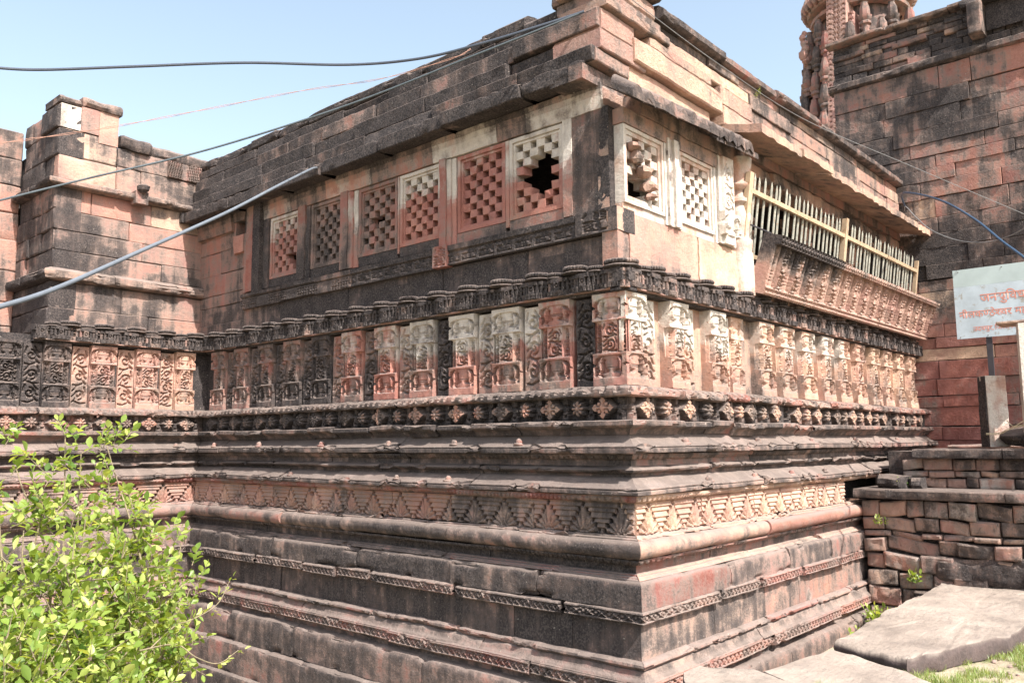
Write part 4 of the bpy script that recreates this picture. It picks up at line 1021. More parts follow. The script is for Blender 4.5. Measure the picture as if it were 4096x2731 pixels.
# ================================================================== tower behind
tw = thing('temple_spire', 'red carved temple spire with miniature turrets rising behind the hall', 'spire', (17.9, 3.75, 0))
TC = np.array([17.9, 3.75, 0.]); vdir = np.array([-5.4, -3.62])-TC[:2]; va = math.atan2(vdir[1], vdir[0])
def trad(z): return np.interp(z, [0, 8, 10, 12, 12.6], [2.6, 1.72, 1.5, 1.25, 1.12])
mb = MB()
lathe(mb, TC, [(trad(z)*.80, z) for z in np.linspace(0, 11.9, 30)]+[(.9, 12.0), (.85, 12.3), (0, 12.3)], col(.5, 0, .2), n=28, noise=.03)
mb.build('body', STONE, tw, 30)
def turret(mb, a, z, s, r):
    c = (TC[0]+r*math.cos(a), TC[1]+r*math.sin(a), z)
    lathe(mb, c, [(.0, 0), (.13*s, 0), (.13*s, .12*s), (.19*s, .16*s), (.19*s, .22*s), (.15*s, .26*s), (.21*s, .34*s), (.23*s, .42*s), (.15*s, .43*s), (.17*s, .5*s), (.155*s, .70*s), (.10*s, .86*s), (.11*s, .9*s), (.0, .93*s)], col(random.uniform(.25, .55), .02, random.uniform(.05, .4)), n=8, noise=.008)
mb = MB()
for k in list(range(-9, 0))+list(range(1, 10)):
    a = va-R(23)+(k+(-.15 if k > 0 else .15))*R(15.5)
    for j in range(9):
        z = 6.2+j*.78+(k % 2)*.25
        if z > 10.9+(abs(k) % 2)*.2: continue
        turret(mb, a, z, .84, trad(z)*.97+.06*(k % 2))
mb.build('miniature_turrets', STONE, tw, 30)
# lattice-carved spine: tapered vertical strip facing the yard
a = va-R(23)
sp_r = np.array([math.cos(a), math.sin(a)])
P0 = TC+np.array([sp_r[0]*1.88, sp_r[1]*1.88, 5.0]); P1 = TC+np.array([sp_r[0]*1.30, sp_r[1]*1.30, 12.05])
Vv = (P1-P0); ln = np.linalg.norm(Vv); Vv /= ln; Uu = np.array([-sp_r[1], sp_r[0], 0]); Wv = np.cross(Uu, Vv); Wv = Wv if Wv@np.array([*sp_r, 0]) > 0 else -Wv
SPF = Fr(P0, Uu, Wv, Vv)
mb = MB()
def sph(U, V):
    n1 = np.abs(((U/.13) % 1)-.5)+np.abs(((V/.15) % 1)-.5); return .12-.05*((n1 > .28) & (n1 < .42))-.03*(n1 < .1)
relief(mb, SPF, -.27, .27, 0, ln, sph, lambda P: np.stack([.12+0*P[:, 0], .12+0*P[:, 0], .75+0*P[:, 0], .1+0*P[:, 0]], 1), res=.03, back=-.5, noise=.006)
relief(mb, SPF.at(w=-.12), .28, .42, 0, ln-.6, sph, col(.15, .05, .7), res=.03, back=-.4, noise=.006)
mb.build('lattice_spine', STONE, tw, 30)
mb = MB(); lathe(mb, TC, [(1.1, 11.72), (1.30, 11.76), (1.32, 11.84), (1.15, 11.88), (1.2, 11.95)], col(.25, .05, .5), n=40, noise=.02)
lathe(mb, TC, [(1.0, 12.02), (1.35, 12.07), (1.44, 12.2), (1.46, 12.36), (1.35, 12.5), (1.0, 12.56), (0, 12.6)], col(.3, .05, .55), n=36, noise=.05)
for k in range(44):
    b = k*2*math.pi/44; blob(mb, Fr((TC[0], TC[1], 12.28), (-math.sin(b), math.cos(b), 0), (math.cos(b), math.sin(b), 0)), 0, 0, 1.43, .09, .2, .13, col(.3, .05, .6), n=5, seed=k)
mb.build('ribbed_crown', STONE, tw, 30)
mb = MB(); a = va-R(63)   # little rampant figure on the flank
for dz, r_, dx in ((0, .10, 0), (.16, .13, .05), (.34, .12, 0), (.5, .10, .03), (.64, .09, .06), (.78, .08, .0)):
    blob(mb, Fr((TC[0]+1.5*math.cos(a), TC[1]+1.5*math.sin(a), 10.6), (math.cos(a), math.sin(a), 0), (-math.sin(a), math.cos(a), 0)), dx+.12, dz, 0, r_, r_*1.2, r_, col(.1, .4, .7), n=5, amp=.4, seed=int(dz*10))
mb.build('carved_figure', STONE, tw, 30)

# ================================================================== ground
def gz(x, y):
    bank = sstep(-.95, -.35, y+.0*x)*(1-sstep(-.2, -.1, x)*0)
    z = -1.6-1.62*sstep(-.98, -.45, y)*sstep(-.1, -.5, x)            # ditch on the long side
    z = z-.42*sstep(-1.45, -.95, y)*sstep(-.5, .3, x)
    return z+.02*vn(np.stack([x, y, x*0], -1), .5, 2)+.05*vn(np.stack([x, y, x*0], -1), 2.2, 3)*(np.hypot(x, y) < 20)
mb = MB()
xs_ = np.concatenate([[-600, -100, -30, -14], np.arange(-9, 9.01, .15), [14, 30, 100, 600]]); ys_ = np.concatenate([[-600, -100, -30, -12], np.arange(-7, 4, .15), [8, 14, 40, 100, 600]])
X, Y = np.meshgrid(xs_, ys_, indexing='ij'); mb.grid(np.stack([X, Y, gz(X, Y)], -1), col(.3), False)
g = mb.build('ground', SOIL, None, 60); g['kind'] = 'structure'

# paving slabs: irregular flat stones lying on the bank
def slab(name, label, poly, z, th, c, seed, tiltx=0., tilty=0.):
    poly = np.array(poly, float); n = len(poly); cen = poly.mean(0)
    pts = []
    for i in range(n):
        a, b = poly[i], poly[(i+1) % n]; m = max(2, int(np.linalg.norm(b-a)/.05))
        for k in range(m): pts.append(a+(b-a)*k/m)
    pts = np.array(pts); P3 = np.concatenate([pts, np.zeros((len(pts), 1))], 1)
    pts = pts+.018*np.stack([vn(P3, .12, seed), vn(P3, .12, seed+1)], 1)
    rings = []
    def zz(p): return z+tiltx*(p[:, 0]-cen[0])+tilty*(p[:, 1]-cen[1])
    for s, dz in ((1., -th), (1.01, -th*.5), (1., -.012), (.985, 0)):
        q = cen+(pts-cen)*s; rings.append(np.concatenate([q, (zz(q)+dz)[:, None]], 1))
    for s in (.9, .8, .65, .5, .35, .2, .08, .0):
        q = cen+(pts-cen)*s; rings.append(np.concatenate([q, zz(q)[:, None]], 1))
    Pq = np.stack(rings, 0)
    d = vn(Pq, .35, seed+4)*.008+vn(Pq*np.array([1, .35, 1]), .12, seed+5)*.005
    d = d+.006*np.floor(2.5*vn(Pq, .6, seed+7))
    Pq[..., 2] += d*(Pq[..., 2] > z-.05)
    Pq[:2, :, :2] += .012*vn(Pq[:2], .06, seed+8)[..., None]
    mb = MB(); mb.grid(Pq, c, True, close_v=True)
    o = mb.build(name, SLABM, None, 50); tag(o, label, 'stone slab', 'stone slabs laid on the grass bank'); return o
def slab_mat():
    m = bpy.data.materials.new('pale_slab_stone'); t, b = nodes(m); geo = mk(t, 'ShaderNodeNewGeometry'); pos = geo.outputs['Position']
    c = ramp(t, noise_n(t, pos, 2.2, 8, .65), [(.3, (.15, .12, .10)), (.48, (.25, .205, .17)), (.7, (.34, .28, .235))])
    mp = mk(t, 'ShaderNodeMapping'); mp.inputs['Scale'].default_value = (3, 11, 3); mp.inputs['Rotation'].default_value = (0, 0, .5); t.links.new(pos, mp.inputs[0])
    c = mixc(t, ramp(t, noise_n(t, mp.outputs[0], 1.2, 6, .65), [(.5, 0.), (.68, .6)]), c, (.19, .155, .135)); vo = mk(t, 'ShaderNodeTexVoronoi', feature='DISTANCE_TO_EDGE'); vo.inputs['Scale'].default_value = 1.6; t.links.new(mp.outputs[0], vo.inputs['Vector']); c = mixc(t, math_(t, 'MULTIPLY', ramp(t, vo.outputs['Distance'], [(.0, 1.), (.012, 0.)]), ramp(t, noise_n(t, pos, 1.5, 3), [(.48, 0.), (.55, .8)])), c, (.05, .04, .035))
    c = mixc(t, ramp(t, noise_n(t, pos, 26, 5, .75), [(.56, 0.), (.70, .7)]), c, (.10, .09, .08)); c = mixc(t, ramp(t, noise_n(t, pos, 5, 7, .7), [(.56, 0.), (.66, .5)]), c, (.13, .11, .095))
    sn = mk(t, 'ShaderNodeSeparateXYZ'); t.links.new(geo.outputs['Normal'], sn.inputs[0])
    side = ramp(t, sn.outputs[2], [(.3, 1.), (.75, 0.)])
    c = mixc(t, side, c, mixc(t, noise_n(t, pos, 14, 5, .7), (.015, .013, .013), (.13, .09, .08)))  # upright edges mixed near-black: their shade is put into the colour
    t.links.new(c, b.inputs['Base Color']); b.inputs['Roughness'].default_value = .85
    bp = mk(t, 'ShaderNodeBump'); bp.inputs['Strength'].default_value = .8; bp.inputs['Distance'].default_value = .015
    h = math_(t, 'ADD', noise_n(t, pos, 16, 7, .65), math_(t, 'MULTIPLY', noise_n(t, mp.outputs[0], 3, 5, .7), .8)); t.links.new(h, bp.inputs['Height']); t.links.new(bp.outputs[0], b.inputs['Normal'])
    return m
SLABM = slab_mat()
slab('stone_slab', 'largest flat grey slab, its shaded left edge raised over the gap by the temple plinth', [(.98, -1.15), (4.5, -1.06), (4.9, -1.9), (3.4, -2.15), (1.9, -2.12), (.72, -1.74)], -1.47, .12, col(.2), 1)
slab('stone_slab', 'middle flat slab between the big slab and the pale end slab', [(-.02, -1.05), (.86, -1.17), (.62, -1.75), (.33, -2.1), (-.45, -1.9)], -1.52, .10, col(.2), 2)
slab('stone_slab', 'small pale slab end at the very foot of the plinth corner', [(-.40, -.66), (-.2, -.68), (-.03, -.98), (-.2, -1.4), (-.9, -1.6), (-.95, -1.0)], -1.50, .10, col(.2), 3)

# ================================================================== stepped platform
pf = thing('stone_platform', 'two tiered dry stone platform in shade beside the sunny plinth end', 'platform', (5.5, -2, -1.9))
PF = Fr((4.16, 0, 0), (0, -1, 0), (-1, 0, 0))
mb = MB()
def pcf(u, v, r):
    q = rg.random(); return col(.14+.34*q+(.12 if u > 1.4 else 0), .12+.5*(r < .22), .3+.65*r, .15+.5*(.22 < r < .36))
zs = [-1.95, -1.76, -1.57, -1.39, -1.21, -1.05, -.98, -.83, -.645]
rg = np.random.default_rng(31)
for i in range(len(zs)-1):
    u = .33-.05*i/8
    while u < 3.4:
        l = rg.uniform(.13, .34); 
        if rg.random() < .12: l *= 1.9
        h1 = zs[i+1]-rg.uniform(.004, .02)
        stone(mb, PF, u+.006, u+l-.006, zs[i]+rg.uniform(0, .012), h1, rg.normal(0, .022), pcf(u, zs[i], rg.random()), back=-.3, rough=.012, rnd=.013, res=.03, skew=rg.normal(0, .09), seed=int(rg.integers(999)), tilt=rg.normal(0, .012))
        u += l
stone(mb, PF.at(w=.04), 1.0, 2.2, -1.46, -1.22, 0, col(.62, .0, .5), back=-.3, rough=.02, rnd=.04)
mb.box(PF, .38, 3.4, -2.4, -.66, -.9, -.1, col(.95))
mb.build('lower_wall', ROUGH, pf)
PU = Fr((4.72, 0, 0), (0, -1, 0), (-1, 0, 0))
mb = MB()
for (z0, z1, lo_, hi_) in ((-.54, -.42, .12, .34), (-.42, -.345, .14, .34), (-.345, -.215, .2, .4)):
    u = .58
    while u < 3.4:
        l = rg.uniform(lo_, hi_); stone(mb, PU, u+.005, u+l-.005, z0+rg.uniform(0, .008), z1-rg.uniform(.003, .012), rg.normal(0, .018), pcf(u, z0, rg.random()), back=-.3, rough=.012, rnd=.012, res=.03, skew=rg.normal(0, .05), seed=int(rg.integers(999)))
        u += l
mb.box(PU, .64, 3.4, -.6, -.22, -2.8, -.1, col(.95))
stone(mb, PF.at(w=-.1), .42, .72, -.535, -.40, 0, col(.75, 0, .4), back=-.3, rough=.015, rnd=.05); stone(mb, PF.at(w=-.2), .73, .86, -.535, -.42, 0, col(.7, 0, .4), back=-.25, rough=.015, rnd=.04)
mb.build('upper_wall', ROUGH, pf)
def flag(mb, u0, u1, z0, z1, x0, x1, c, seed):
    fr = Fr((0, 0, 0), (0, -1, 0), (-1, 0, 0))
    n = max(3, int((u1-u0)/.05)); us = np.linspace(u0, u1, n); ws = np.linspace(-x0, -x1, 6)
    pr = [( -x1, z0), (-x0-.01, z0), (-x0, z0+.015), (-x0, z1-.015), (-x0-.012, z1), (-x0-.3, z1), (-x1, z1)]
    pr = resample(pr, .05); T = np.broadcast_to(us[:, None], (n, len(pr))).copy(); PP = np.broadcast_to(pr[:, 0], T.shape).copy(); ZZ = np.broadcast_to(pr[:, 1], T.shape).copy()
    Q = fr(T, ZZ, PP); PP = PP+.014*vn(Q, .1, seed)*(PP > -x0-.03); ZZ = ZZ+.005*vn(Q, .14, seed+1)
    P = fr(T, ZZ, PP); P = np.concatenate([P[:1]*0+P[:1].mean(1, keepdims=True), P, P[-1:]*0+P[-1:].mean(1, keepdims=True)], 0)
    mb.grid(P, c, fr.flip, close_v=True)
mb = MB(); 
for a, b, s in ((.24, .58, 1), (.585, 1.72, 2), (1.725, 3.4, 3)): flag(mb, a, b, -.635, -.535, 4.08, 4.9, col(.55, 0, .6), s)
for a, b, s in ((.74, 1.62, 4), (1.63, 3.4, 5)): flag(mb, a, b, -.212, -.11, 4.58, 6.2, col(.62, 0, .5), s)
flag(mb, .95, 3.4, -.108, -.07, 5.2, 7.6, col(.3, .1, .6, .2), 6)
mb.box(Fr((0, 0, 0), (0, -1, 0), (-1, 0, 0)), .35, .98, -2.2, -.14, -7.6, -5.0, col(.6))
mb.build('cap_slabs', ROUGH, pf)

# ---- stone gate post, boulder, white post at the frame edge
def rotfr(x, y, z, ang): c, s = math.cos(ang), math.sin(ang); return Fr((x, y, z), (c, s, 0), (s, -c, 0))
F1 = rotfr(4.84, -1.41, -.09, R(-47))
mb = MB(); relief(mb, F1, 0, .22, 0, .77, .11, lambda P: np.stack([.0+0*P[:, 0], .62+0*P[:, 0], .7+0*P[:, 0], .3+0*P[:, 0]], 1), res=.03, back=-.03, noise=.006)
F1b = Fr(F1.O-.006*F1.U, F1.W, -F1.U)
relief(mb, F1b, -.03, .104, 0, .765, .0, col(.8, 0, .5), res=.02, back=-.2, noise=.008)  # near-black flank: shade of the unlit side is painted on
tag(mb.build('stone_post', ROUGH), 'short square stone post tied with string, standing before the signboard', 'post')
mb = MB(); blob(mb, Fr((4.80, -1.90, .02), (0, -1, 0), (-1, 0, 0)), 0, -.01, 0, .30, .115, .2, lambda P: np.stack([.95-.5*sstep(.06, .1, P[:, 2]), 0*P[:, 0], .5+0*P[:, 0], 0*P[:, 0]], 1), n=24, amp=.25, seed=3)
tag(mb.build('boulder', ROUGH), 'black rough boulder lying on the platform beside the square stone post', 'rock')
F2 = rotfr(4.66, -1.83, -.10, R(-75))
mb = MB(); mb.box(F2, .0, .16, 0, 1.30, 0, .12, col(.1, .85, .5, .2), .004); o = mb.build('pale_stone_upright', STONE); tag(o, 'tall pale upright stone holding a flat ledge slab at the right edge', 'post')
mb = MB(); P_ = Fr((4.60, -1.66, 1.205), (0, -1, 0), (-1, 0, 0)); stone(mb, P_, 0, .8, 0, .035, 0, col(.2, .3, .7, .5), back=-.3, rough=.008, rnd=.012, res=.03)
tag(mb.build('ledge_slab', ROUGH), 'thin flat stone resting on top of the tall pale upright', 'stone slab')

# ---- tubes (cables)
def catmull(pts, n=10):
    pts = np.array(pts, float); P = np.concatenate([[2*pts[0]-pts[1]], pts, [2*pts[-1]-pts[-2]]]); out = []
    for i in range(1, len(P)-2):
        for k in range(n):
            t = k/n; a, b, c, d = P[i-1], P[i], P[i+1], P[i+2]
            out.append(.5*((2*b)+(-a+c)*t+(2*a-5*b+4*c-d)*t*t+(-a+3*b-3*c+d)*t**3))
    out.append(P[-2]); return np.array(out)
def tube(mb, pts, r, C=col(.3), n=8, r1=None):
    pts = np.asarray(pts); T = np.gradient(pts, axis=0); T /= np.linalg.norm(T, axis=1)[:, None]+1e-9
    ref = np.array([.13, .2, 1.]); ref /= np.linalg.norm(ref); A = np.cross(T, ref); A /= np.linalg.norm(A, axis=1)[:, None]+1e-9; B = np.cross(T, A)
    ph = np.linspace(0, 2*math.pi, n, endpoint=False); rr = np.linspace(r, r if r1 is None else r1, len(pts))
    P = pts[:, None]+rr[:, None, None]*(np.cos(ph)[None, :, None]*A[:, None]+np.sin(ph)[None, :, None]*B[:, None])
    P = np.concatenate([np.repeat(pts[:1, None], n, 1), P, np.repeat(pts[-1:, None], n, 1)], 0)
    mb.grid(P, C, False, close_v=True)
mb = MB(); tube(mb, catmull([(-4.31, .40, .56), (-3.88, .76, .77), (-3.17, 1.38, 1.19), (-2.26, 2.04, 1.74), (-1.51, 2.52, 2.23), (-.78, 3.12, 2.69), (-.27, 3.75, 2.98)]), .0125, n=12)
tag(mb.build('conduit_pipe', PIPE), 'thick grey blue conduit sagging from the eave past the wing', 'cable')
mb = MB(); tube(mb, catmull([(-3.54, 3.42, 1.79), (-2.83, 3.21, 2.13), (-2.00, 2.82, 2.50), (-1.18, 1.99, 2.91), (-.60, .98, 3.25), (-.18, .24, 3.50)]), .0085)
tag(mb.build('overhead_cable', TEALW), 'thin steel blue cable running along the roof edge down to the left', 'cable')
mb = MB(); tube(mb, catmull([(-3.52, 3.77, 3.02), (-3.12, 3.63, 3.08), (-2.52, 3.24, 3.19), (-1.78, 2.70, 3.31), (-1.10, 2.11, 3.34), (-.77, 1.55, 3.33), (-.56, 1.02, 3.36), (-.31, .50, 3.45), (-.15, .21, 3.52)]), .012)
tag(mb.build('overhead_cable', BLACKW), 'black cable crossing the open sky to the top roof corner', 'cable')
oc = catmull([(-3.72, 2.85, 2.07), (-3.32, 2.90, 2.25), (-2.73, 2.92, 2.52), (-2.02, 2.81, 2.85), (-1.35, 2.41, 3.11), (-.84, 1.95, 3.25), (-.43, 1.47, 3.43), (-.20, 1.47, 3.60)], 16); tt = np.arange(len(oc))*.35
tw_ = np.stack([np.sin(tt)*.0, np.cos(tt)*.006, np.sin(tt)*.006], 1)
mb = MB(); tube(mb, oc+tw_, .002, n=6); tube(mb, oc-tw_, .002, n=6)
tag(mb.build('twisted_flex', ORANGEW), 'orange pink twisted flex hanging in front of the square pier', 'cable')
mb = MB(); tube(mb, catmull([(-.05, .0, 3.72), (1.47, -.11, 3.56), (3.33, -.22, 3.50), (4.78, -.91, 3.16), (5.66, -1.83, 2.60)]), .0035)
tag(mb.build('overhead_cable', GREYW), 'thin grey cable slanting down from the roof corner over the right side', 'cable')
mb = MB(); tube(mb, catmull([(7.50, -.02, 3.44), (6.87, -.17, 3.46), (6.37, -.52, 3.27), (5.54, -1.03, 2.88), (4.71, -1.52, 2.40), (4.04, -1.88, 1.98), (3.53, -2.15, 1.68), (2.92, -2.45, 1.32)]), .013)
tag(mb.build('overhead_cable', BLUEW), 'bright blue cable arching out from the parapet end above the signboard', 'cable')
mb = MB(); tube(mb, catmull([(7.40, -.04, 3.35), (6.73, -.25, 3.23), (6.34, -.48, 2.95), (5.95, -.76, 2.65), (5.67, -1.11, 2.41), (5.35, -1.46, 2.27), (5.10, -1.73, 2.24), (4.83, -1.95, 2.25), (4.25, -2.31, 2.27)]), .006)
tag(mb.build('hanging_wire', GREYW), 'thin pale wire drooping below the blue cable across the back wall', 'cable')
mb = MB()
for dz in (0, .012): tube(mb, catmull([(4.72, -1.46, .045+dz), (4.70, -1.60, .05+dz), (4.62, -1.72, .10+dz), (4.60, -1.95, .15+dz), (4.6, -2.2, .17)]), .004, n=5)
tube(mb, catmull([(4.74, -1.66, .19), (4.62, -1.75, .13), (4.6, -1.9, .20), (4.6, -2.2, .21)]), .005, n=5)
tag(mb.build('string', JUTE), 'pale string tied round the square stone post and the boulder', 'string')

# ---- signboard
sg = thing('signboard', 'pale blue enamel board with faded red Hindi lettering on a black post', 'sign', (5.5, -1.6, -.1))
SF = Fr((5.5, -1.065, 0), (0, -1, 0), (-1, 0, 0))
mb = MB(); mb.box(SF, 0, 1.15, 1.18, 1.80, -.012, 0, col(.2)); mb.build('panel', SIGNW, sg, 0)
mb = MB(); mb.box(SF, 0, 1.15, 1.801, 2.01, -.012, 0, col(.2)); mb.build('top_band', SIGNT, sg, 0)
mb = MB(); mb.box(SF, .30, .36, -.1, 1.9, -.045, -.014, col(.2)); mb.build('post', DARKIRON, sg, 0)
mb = MB()
for u, v in ((.06, 1.985), (.52, 1.985), (1.0, 1.985), (.04, 1.2), (.33, 1.2), (.62, 1.2), (1.0, 1.2)): blob(mb, SF, u, v, .003, .008, .008, .004, col(.2), n=4, amp=0)
mb.build('bolts', GREYW, sg, 0)
def letters(tokens, u, v, wmax):
    """tokens: strings, or (string, keep) for a half letter cut at that share of its width"""
    import bmesh
    B = bmesh.new(); cur = 0.; bars = [[0., 0.]]
    for tk in tokens:
        if isinstance(tk, float): bars[-1][1] = cur; cur += tk; bars.append([cur, cur]); continue
        txt, keep = tk if isinstance(tk, tuple) else (tk, 1.)
        cu = bpy.data.curves.new('lettering', 'FONT'); cu.body = txt; cu.size = 1.; cu.offset = .012
        o = bpy.data.objects.new('lettering', cu); COL.objects.link(o); bpy.context.view_layer.update()
        me = bpy.data.meshes.new_from_object(o.evaluated_get(bpy.context.evaluated_depsgraph_get())); bpy.data.objects.remove(o)
        b = bmesh.new(); b.from_mesh(me); x0 = min(q.co.x for q in b.verts); x1 = max(q.co.x for q in b.verts)
        if keep < 1: bmesh.ops.bisect_plane(b, geom=b.verts[:]+b.edges[:]+b.faces[:], plane_co=(x0+(x1-x0)*keep, 0, 0), plane_no=(1, 0, 0), clear_outer=True)
        for q in b.verts: q.co.x += cur-x0
        b.to_mesh(me); B.from_mesh(me); cur += (x1-x0)*keep-.02
    bars[-1][1] = cur; k = wmax/cur; hb = bmesh.new()
    for a_, b_ in bars:
        q = [hb.verts.new(c) for c in ((a_+.02, .562, .3), (b_-.03, .562, .3), (b_-.03, .640, .3), (a_+.02, .640, .3))]; hb.faces.new(q)
    me = bpy.data.meshes.new('bar'); hb.to_mesh(me); B.from_mesh(me)
    org = np.array([5.5, -1.6, -.1])
    for q in B.verts: q.co = SF(u+q.co.x*k, v+q.co.y*k, .002+(.001 if q.co.z > .1 else 0))-org
    me = bpy.data.meshes.new('lettering'); B.to_mesh(me); me.materials.append(SIGNR)
    ob = bpy.data.objects.new('lettering', me); COL.objects.link(ob); ob.parent = sg
letters(['\u091c\u0928\u0938\u0941\u093f\u0935\u0927\u093e'], .275, 1.60, .50)
letters(['\u0928\u0940\u0932\u0915', ('\u0923', .70), '\u0920\u0947', ('\u0936', .78), '\u0935\u0930', .25, '\u092e\u0939\u093e\u0926\u0947\u0935'], .04, 1.425, .86)
letters(['\u0909\u0926\u092f\u092a\u0941\u0930', .02, ',', .2, '\u093f\u091c\u0932\u093e', .25, '\u093f\u0935\u093f\u0926\u0936\u093e'], .18, 1.262, .58)

# ================================================================== plants
def leaves(mb, P, D, n, L_, Wd, rgn, tip=True, cval=None):
    """n leaves along segment P->P+D"""
    P = np.array(P, float); D = np.array(D, float); ln = np.linalg.norm(D); d = D/ln
    a = np.cross(d, [.3, .2, 1.]); a /= np.linalg.norm(a); b = np.cross(d, a)
    for i in range(n):
        t = (i+.6)/n; ang = i*2.4+rgn.uniform(-.4, .4); out = a*math.cos(ang)+b*math.sin(ang)
        if i == n-1 and tip: ax = d+.2*out
        else: ax = .55*d+out*rgn.uniform(.6, 1.1)
        ax[2] += .12; ax /= np.linalg.norm(ax)
        up_ = np.array([rgn.normal(0, .5), rgn.normal(0, .5), 1.]); sd = np.cross(ax, up_); sd /= np.linalg.norm(sd)+1e-9; nn = np.cross(sd, ax)
        l = L_*rgn.uniform(.55, 1.15); w = Wd*rgn.uniform(.75, 1.15)*l/L_; base = P+D*t+ax*.006
        cu = rgn.uniform(-.10, .22)
        rows = []
        for s, ww in ((0, .06), (.22, .62), (.5, 1.), (.78, .72), (1., .04)):
            c = base+ax*l*s-nn*l*cu*s*s
            rows.append([c-sd*w*ww*.5+nn*w*ww*.16, c, c+sd*w*ww*.5+nn*w*ww*.16])
        cv_ = (cval if cval is not None else .42)+rgn.normal(0, .22)+.25*t
        mb.grid(np.array(rows), col(.3, 0, float(np.clip(cv_, 0, 1))), False)
TIPS = np.array([(-4.33, -.08, .14), (-4.33, -.29, .02), (-4.19, -.34, .14), (-4.10, -.26, .07), (-3.98, -.20, .10), (-4.27, -.41, -.08), (-4.01, -.30, -.04), (-4.15, -.46, -.16), (-3.94, -.22, -.15), (-3.99, -.43, -.25), (-4.36, -.49, -.18), (-4.40, -.37, -.14), (-4.28, -.63, -.25), (-4.36, -.50, -.30), (-4.12, -.49, -.32), (-3.98, -.44, -.30), (-3.82, -.29, -.30), (-3.68, -.25, -.30), (-4.37, -.72, -.36), (-4.22, -.67, -.38), (-4.02, -.54, -.42), (-3.82, -.41, -.43), (-3.65, -.28, -.48), (-4.46, -.80, -.42), (-4.35, -.85, -.46), (-4.16, -.71, -.49), (-3.97, -.58, -.53), (-3.79, -.45, -.57), (-4.44, -.93, -.52), (-4.30, -.89, -.57), (-4.06, -.67, -.62), (-3.88, -.54, -.65), (-3.77, -.49, -.71), (-4.54, -1.01, -.56), (-4.39, -.97, -.62), (-4.20, -.85, -.68), (-4.01, -.72, -.74), (-3.84, -.58, -.75), (-4.54, -.89, -.49), (-4.48, -.68, -.37), (-4.51, -1.04, -.63), (-4.34, -1.01, -.70), (-4.08, -.81, -.79), (-4.75, -.6, -.2), (-4.7, -.8, -.5), (-4.6, -.3, -.1), (-4.5, .1, -.1), (-4.2, .1, -.5), (-4.4, -.1, -.7), (-3.9, -.1, -.7)])-np.array([0, 0, .10])
shrub = thing('leafy_shrub', 'bright green citrus shrub filling the lower left corner before the wing', 'shrub', (-4.2, -.4, -2.6))
rgp = np.random.default_rng(12)
st = MB(); lf = MB(); base = np.array([-4.2, -.35, -2.6])
mains = [np.array(p) for p in ((-4.35, -.35, -1.2), (-4.1, -.3, -1.25), (-4.25, -.6, -1.15), (-3.95, -.35, -1.2))]
for m_ in mains: tube(st, catmull([base, (base+m_)/2+rgp.normal(0, .04, 3), m_]), .022, n=6, r1=.013)
for T in TIPS:
    m_ = mains[int(np.argmin([np.linalg.norm((T-q)[:2]) for q in mains]))]
    mid_ = (m_+T)/2+rgp.normal(0, .05, 3); pts = catmull([m_, mid_, T], 8); tube(st, pts, .008, n=5, r1=.0022)
    for q in range(27):
        k = rgp.integers(5, len(pts)); P = pts[k]+rgp.normal(0, .035, 3); D = rgp.normal(0, .6, 3)+np.array([.1, 0, .45]); D = D/np.linalg.norm(D)*rgp.uniform(.05, .12)
        tube(st, [P, P+D*.5, P+D], .002, n=4, r1=.0008)
        leaves(lf, P, D, int(rgp.integers(6, 11)), float(rgp.uniform(.026, .048)), float(rgp.uniform(.018, .031)), rgp)
for pts_ in ([(-4.0, -.60, -.75), (-3.85, -.55, -.67), (-3.80, -.58, -.65), (-3.69, -.57, -.61), (-3.62, -.54, -.53)], [(-4.0, -.60, -.72), (-3.85, -.57, -.73), (-3.79, -.61, -.78), (-3.70, -.61, -.82), (-3.61, -.60, -.79)]):
    c = catmull(pts_, 8); tube(st, c, .003, n=5, r1=.0015)
    for k in range(16 if pts_[1][2] > -.7 else 24, len(c)-1, 3): leaves(lf, c[k], (c[k+1]-c[k])*1.5+rgp.normal(0, .01, 3), 3, .032, .016, rgp, cval=.8)
st.build('branches', BARK, shrub, 60); lf.build('foliage', LEAF, shrub, 80)
def weed(name, label, pos, n, s, seed, spread=.1, lab2='plant'):
    r_ = np.random.default_rng(seed); t_ = thing(name, label, lab2, pos); a = MB(); b = MB()
    for k in range(n):
        P = np.array(pos)+np.array([r_.normal(0, spread), r_.normal(0, spread), 0]); D = np.array([r_.normal(0, .35), r_.normal(0, .35), 1.])*s*r_.uniform(.5, 1)
        tube(a, [P, P+D*.5, P+D], .002, n=4); leaves(b, P, D, 6, s*.45, s*.25, r_)
    a.build('stems', BARK, t_); b.build('leaves', LEAF, t_, 80)
weed('small_weed', 'larger green weed growing in the gap at the foot of the platform wall', (3.72, -.56, -1.88), 16, .16, 1, .09)
weed('small_weed', 'low green weed beside the big slab and the plinth foot', (3.2, -.66, -1.95), 14, .12, 2, .10)
weed('small_weed', 'dry yellowish weed on the top tier edge beside the eave moulding', (4.35, -.62, -.52), 10, .10, 3, .04)
weed('small_weed', 'tiny plant sprouting from the lower platform wall joints', (4.10, -.50, -.92), 6, .09, 4, .03)
weed('small_weed', 'trailing plant on the lower platform wall above the big slab', (4.08, -.82, -1.50), 8, .13, 5, .03)
weed('small_weed', 'dry grass tuft growing on the sunny parapet wall', (2.75, .07, 3.66), 5, .05, 6, .05)
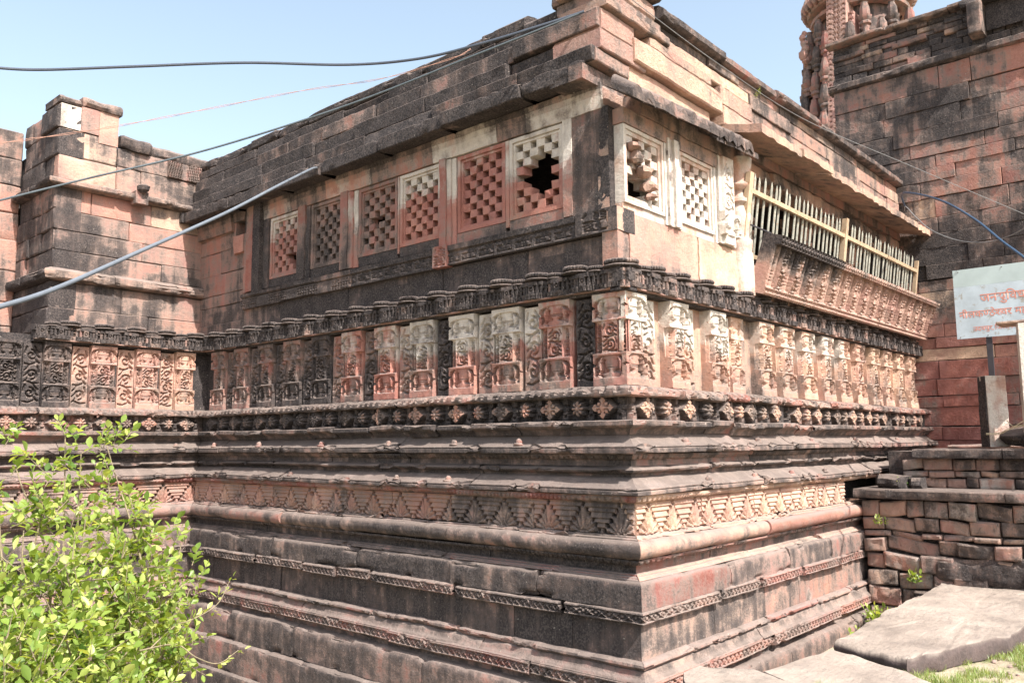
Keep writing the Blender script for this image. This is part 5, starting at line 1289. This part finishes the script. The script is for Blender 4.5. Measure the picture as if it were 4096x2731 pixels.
# grass on the bank
gm = MB(); rgg = np.random.default_rng(9); NB = 90000
gx = rgg.uniform(-1.0, 4.4, NB); gy = rgg.uniform(-3.3, -1.1, NB)
dens = vn(np.stack([gx, gy, 0*gx], 1), .35, 4)+.7*vn(np.stack([gx, gy, 0*gx], 1), .1, 5)
keep = (dens > -.25); gx, gy, dens = gx[keep], gy[keep], dens[keep]; n = len(gx)
gzv = gz(gx, gy); hh = rgg.uniform(.02, .06, n)*(1+np.clip(dens, 0, 1)*.6); an = rgg.uniform(0, 6.28, n); ln_ = rgg.uniform(.1, .9, n)
ex = np.stack([np.cos(an), np.sin(an), 0*an], 1); px = np.stack([-np.sin(an), np.cos(an), 0*an], 1)*.0019
B = np.stack([gx, gy, gzv-.004], 1); M1 = B+ex*(hh*ln_*.4)[:, None]+np.array([0, 0, 1])*(hh*.6)[:, None]; T1 = B+ex*(hh*ln_*1.2)[:, None]+np.array([0, 0, 1])*(hh)[:, None]
Vg = np.stack([B-px, B+px, M1+px*.8, M1-px*.8, T1+px*.1, T1-px*.1], 1).reshape(-1, 3); i0 = np.arange(n)[:, None]*6
Fg = np.concatenate([i0+np.array([0, 1, 2, 3]), i0+np.array([3, 2, 4, 5])], 0); cvv = np.clip(rgg.normal(.5, .22, n), 0, 1)
Cg = np.stack([0*cvv+.3, 0*cvv, cvv, 0*cvv], 1); gm.add(Vg, Fg, np.concatenate([Cg, Cg]))
go = gm.build('grass', GRASSM, None, 80); go['kind'] = 'stuff'

# a leafy tree standing to the right of the photographer; only its shade is seen
tr = thing('shade_tree', 'leafy tree standing outside the picture to the right', 'tree', (7.6, -8.2, -1.6))
r_ = np.random.default_rng(44); a = MB(); b = MB()
tube(a, catmull([(7.6, -8.2, -1.7), (7.5, -8.1, 1.), (7.1, -7.9, 4.2), (6.6, -7.7, 7.)]), .2, n=10, r1=.09)
for k in range(60):
    d_ = r_.normal(0, 1, 3); d_ /= np.linalg.norm(d_); c_ = np.array([6.3, -7.6, 7.6])+d_*np.array([1.5, 1.9, 2.0])*r_.uniform(.35, 1)
    tube(a, catmull([(6.8, -7.8, 5.6), (np.array([6.6, -7.7, 6.6])+c_)/2, c_], 5), .03, n=5, r1=.006)
    for q in range(12): leaves(b, c_+r_.normal(0, .22, 3), r_.normal(0, .2, 3), 6, .13, .07, r_)
a.build('trunk', BARK, tr, 60); b.build('crown', LEAF, tr, 80)

mb = MB(); r_ = np.random.default_rng(77)
for k in range(260):
    x, y = r_.uniform(-.9, 4.4), r_.uniform(-3.2, -1.0); z = float(gz(np.array([x]), np.array([y]))[0]); q = r_.uniform(.006, .022)
    blob(mb, Fr((x, y, z), (1, 0, 0), (0, 1, 0)), 0, q*.3, 0, q*r_.uniform(.8, 1.5), q*.6, q, col(r_.uniform(.1, .5), .1, r_.random(), r_.uniform(0, .4)), n=4, amp=.5, seed=k)
pb = mb.build('gravel', ROUGH, None, 20); pb['kind'] = 'stuff'
